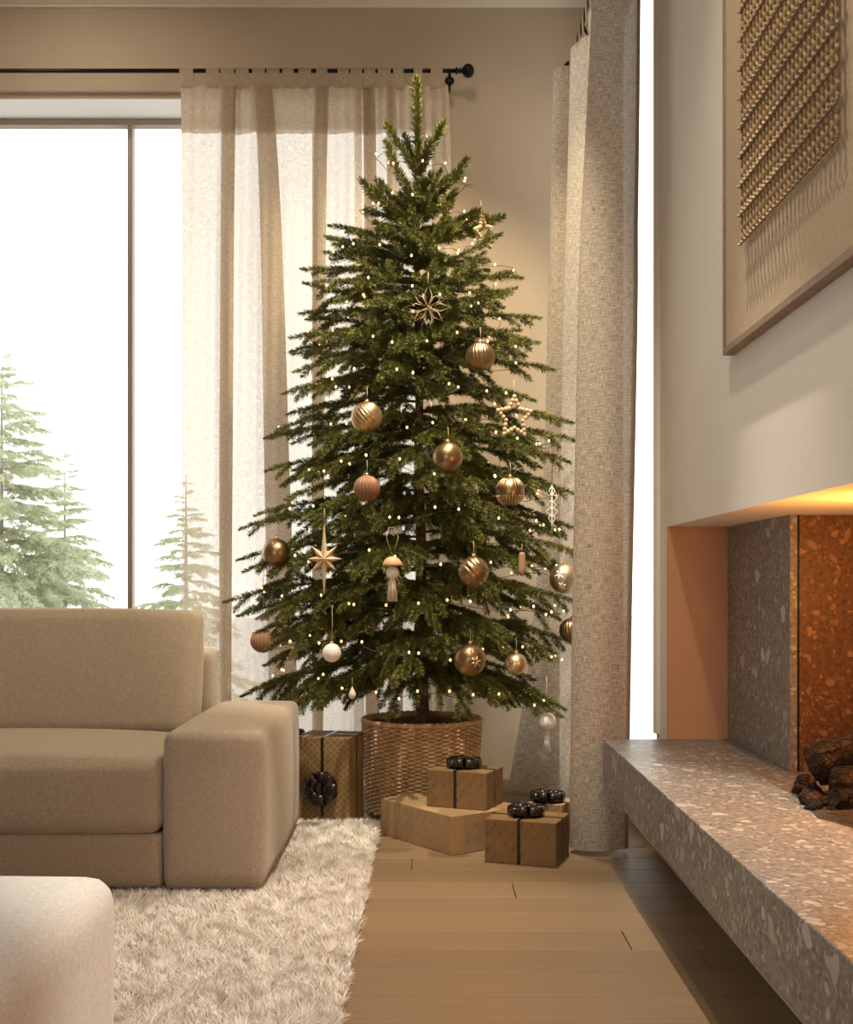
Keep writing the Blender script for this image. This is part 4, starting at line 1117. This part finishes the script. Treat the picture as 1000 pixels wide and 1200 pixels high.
for k in range(len(w) - 1):
    cum += (w[k+1] - w[k]).length
    if cum >= nxt and cnt < 298:
        nxt += step * r4.uniform(.35, 1.65) if False else step; cnt += 1
        loc = w[k] - TREE0 + Vector((r4.uniform(-.018, .018), r4.uniform(-.018, .018), r4.uniform(-.004, .024)))
        if proto is None:
            proto = MB().lathe([(.0004, -.006), (.0035, -.004), (.0046, 0), (.0035, .004), (.0004, .006)], 8).build('bulb', M_BULB, fl_root, True); proto.location = loc
        else:
            copy_obj(proto, fl_root, loc)

# ------------------------------------------------------------------ presents
def bow(parent, loc, rot=(0, 0, 0), R=.043, w=.040, h=.019, n=8):
    root = bpy.data.objects.new('bow', None); COL.objects.link(root); root.parent = parent; root.location = loc; root.rotation_euler = rot
    m = MB(); K = 18; v = []; f = []
    for i in range(K):
        a = 2 * PI * i / K; ca, sa = math.cos(a), math.sin(a)
        rr = R + .023 * math.copysign(abs(ca) ** .7, ca); z = h + h * .96 * math.copysign(abs(sa) ** .7, sa)
        ww = w * .5 * (.80 + .20 * rr / R)
        v += [(rr, -ww, z), (rr, ww, z)]
    for i in range(K):
        j = (i + 1) % K
        f += [(i*2, i*2+1, j*2+1, j*2)]
    m.add(v, f); p = m.build('bow_loop', M_RIBBON, root, True)
    so = p.modifiers.new('solid', 'SOLIDIFY'); so.thickness = .0012
    for k in range(1, n):
        c = copy_obj(p, root); c.rotation_euler = (0.10 * (-1) ** k, 0.05 * (k % 3 - 1), 2 * PI * k / n)
    return root
def gift(label, corner, ang, lx, ly, h, z0, mat, ribbon=(.4, .5), bow_at=None, rw=.012, cat='present'):
    """corner: nearest corner; lx runs to the left-back along ang, ly to the right-back"""
    e1 = Vector((-math.cos(ang), math.sin(ang), 0)); e2 = Vector((math.sin(ang), math.cos(ang), 0))
    c = Vector((corner[0], corner[1], z0)) + e1 * lx / 2 + e2 * ly / 2
    root = thing('gift_box', label, cat, tuple(c), group='presents under the tree')
    root.rotation_euler = (0, 0, -ang)
    m = MB(); m.box(-lx/2, lx/2, -ly/2, ly/2, 0, h); bevel(m.build('wrapped_box', mat, root), .003, 2)
    # folded paper flap on the end
    e = .0016
    if ribbon:
        rx = -lx/2 + lx * ribbon[0]; ry = -ly/2 + ly * ribbon[1]
        def band(x0, x1, y0, y1, hh):
            mm = MB(); mm.box(x0, x1, y0, y1, 0.0, hh); return mm
        m = band(rx - rw/2, rx + rw/2, -ly/2 - e, ly/2 + e, h + e); m.build('ribbon', M_RIBBON, root)
        m = band(-lx/2 - e, lx/2 + e, ry - rw/2, ry + rw/2, h + e * 1.3); m.build('ribbon', M_RIBBON, root)
        if bow_at == 'top': bow(root, (rx, ry, h + e * 1.3))
        if bow_at == 'front': bow(root, (rx, -ly/2 - e, h * .44), (PI / 2, 0, 0), R=.046, w=.044, h=.020)
    return root
# long flat pale box
gift('long flat pale kraft box lying beside the basket', (.084, 4.31), math.atan2(.38, .279), .47, .345, .144, 0, M_KRAFT_P, None)
gift('kraft present with dark bow standing on the flat pale box', (.215, 4.415), math.atan2(.40, .92), .245, .185, .142, .144, M_KRAFT, (.48, .5), 'top')
gift('kraft present with dark bow nearest to the heavy curtain in front', (.446, 4.13), math.atan2(.34, .94), .262, .20, .156, 0, M_KRAFT, (.48, .5), 'top')
gift('pale present with dark bow half hidden behind the front one', (.505, 4.46), math.atan2(.42, .9), .14, .15, .158, 0, M_KRAFT_P, (.45, .35), 'top')
gift('tall dotted gold brown present with a ring bow on its front', (XP(409, 4.80), 4.80), .20, .235, .24, .365, 0, M_KRAFT_D, (.52, .5), 'front')
g = gift('dark present standing behind the sofa arm with a black bow on top', (XP(352, 4.98) - .02, 4.965), .06, .26, .22, .33, 0, M_KRAFT, (.5, .3), None)
bow(g, (.09, -.02, .333))

# ------------------------------------------------------------------ framed macrame
XF = .830; FZ0, FZ1, FY0, FY1 = 1.642, 3.15, 2.25, 3.33
art = thing('framed_macrame', 'large oak framed macrame wall hanging above the fireplace', 'picture', (X_C, (FY0 + FY1) / 2, FZ0))
ao = tuple(art.location); fw = .020
for (y0, y1, z0, z1) in ((FY0, FY1, FZ0, FZ0 + fw), (FY0, FY1, FZ1 - fw, FZ1), (FY0, FY0 + fw, FZ0 + fw, FZ1 - fw), (FY1 - fw, FY1, FZ0 + fw, FZ1 - fw)):
    m = MB(); m.box(XF, X_C, y0, y1, z0, z1); bevel(m.build('frame_rail', M_OAKF, art, off=ao), .0015)
m = MB(); m.box(XF + .005, X_C - .004, FY0 + fw, FY1 - fw, FZ0 + fw, FZ1 - fw); m.build('canvas', M_CANVAS, art, off=ao)
MY0, MY1, MZ0 = 2.345, 3.09, 1.885; MX = XF - .012
RP = .076; ncord = 26; pitch = (MY1 - MY0) / ncord; nrow = 15
proto_c = None
hgt = RP * nrow
for k in range(ncord):
    y = MY0 + pitch * (k + .5)
    if proto_c is None:
        pts = []; rad = []
        kk = int(hgt / .0045)
        for i in range(kk + 1):
            z = hgt * i / kk; ph = (z % RP) / RP
            pts.append((0, .0035 * math.sin(z * 2 * PI / .024), z)); rad.append((.0032 + .0024 * abs(math.sin(z * PI / .011))) * (.72 + .28 * math.sin(PI * ph) ** .5))
        proto_c = MB().tube(pts, rad, 6).build('cord', M_CORD, art, True); proto_c.location = (MX - ao[0], y - ao[1], MZ0 - ao[2])
    else:
        c = copy_obj(proto_c, art, (MX - ao[0], y - ao[1], MZ0 - ao[2]))
for r in range(nrow + 1):
    z = MZ0 + r * RP; pts = []
    for i in range(97):
        t = i / 96; pts.append((MX - .006 + .003 * math.sin(t * 2 * PI * ncord), MY0 + (MY1 - MY0) * t, z + .004 * math.cos(t * 2 * PI * ncord)))
    MB().tube(pts, .0036 if r else .0024, 6).build('knot_row', M_ROPE, art, True, off=ao)

# ------------------------------------------------------------------ outdoors
m = MB(); gx = 24
vv = []; ff = []
for j in range(25):
    for i in range(41):
        x = -30 + 60 * i / 40; y = D_WALL + WT + .02 + 55 * (j / 24) ** 1.6
        vv.append((x, y, -.35 + .12 * math.sin(x * .7 + y * .3) * min(1, (y - 6.3) / 3) - .01 * max(0, y - 20)))
ff = [(j*41 + i, j*41 + i + 1, (j+1)*41 + i + 1, (j+1)*41 + i) for j in range(24) for i in range(40)]
tag(m.add(vv, ff).build('ground', M_SNOW, smooth=True), 'snow covered ground outside the window', kind='structure')
snow_branches = []
for k in range(5):
    b = Branch(900 + k, .050, 330, .0055); b.grow((0, 0, 0), (1.0, 0, -.20 - .02 * k), sag=.12, lat=.46, droop=.12, r0=.010, gap=.055, bare=.05)
    o = b.build(None, (0, 0, 0), M_TWIG_S, M_NEEDLE_S, 'branch', True); snow_branches.append(o.data); bpy.data.objects.remove(o)
def snowy(label, px, py_top, d, base_r, seed_, zg=-.4):
    x = XP(px, d); zt_ = ZP(py_top, d); H = zt_ - zg
    root = thing('snowy_spruce', label, 'tree', (x, d, zg), group='snowy spruces outside')
    MB().tube([(0, 0, 0), (0, 0, H * .5), (0, 0, H)], [.035 * H / 4 + .01, .02, .004], 8).build('trunk', M_TWIG_S, root, True)
    rr = random.Random(seed_); z = .35; a = 0
    while z < H * .985:
        t = z / H; Lr = base_r * (1 - t) ** .9 + .05
        for k in range(5 if t < .8 else 4):
            a += 2.399 + rr.uniform(-.3, .3); s = Lr * rr.uniform(.75, 1.12)
            o = bpy.data.objects.new('branch', rr.choice(snow_branches)); COL.objects.link(o); o.parent = root
            o.location = (0, 0, z + rr.uniform(-.06, .06)); o.rotation_euler = (rr.uniform(-.2, .2), -.5 * max(0, t - .35) + rr.uniform(-.1, .12), a); o.scale = (s, s, s)
        z += .11 + .05 * (1 - t)
    return root
snowy('tall snowy spruce at the left edge of the window', 2, 398, 11.0, 1.55, 1)
snowy('small snowy spruce beside the tall one outside', 76, 520, 13.0, .95, 2)
snowy('snowy spruce half hidden behind the sheer curtain', 218, 556, 11.5, .80, 3)
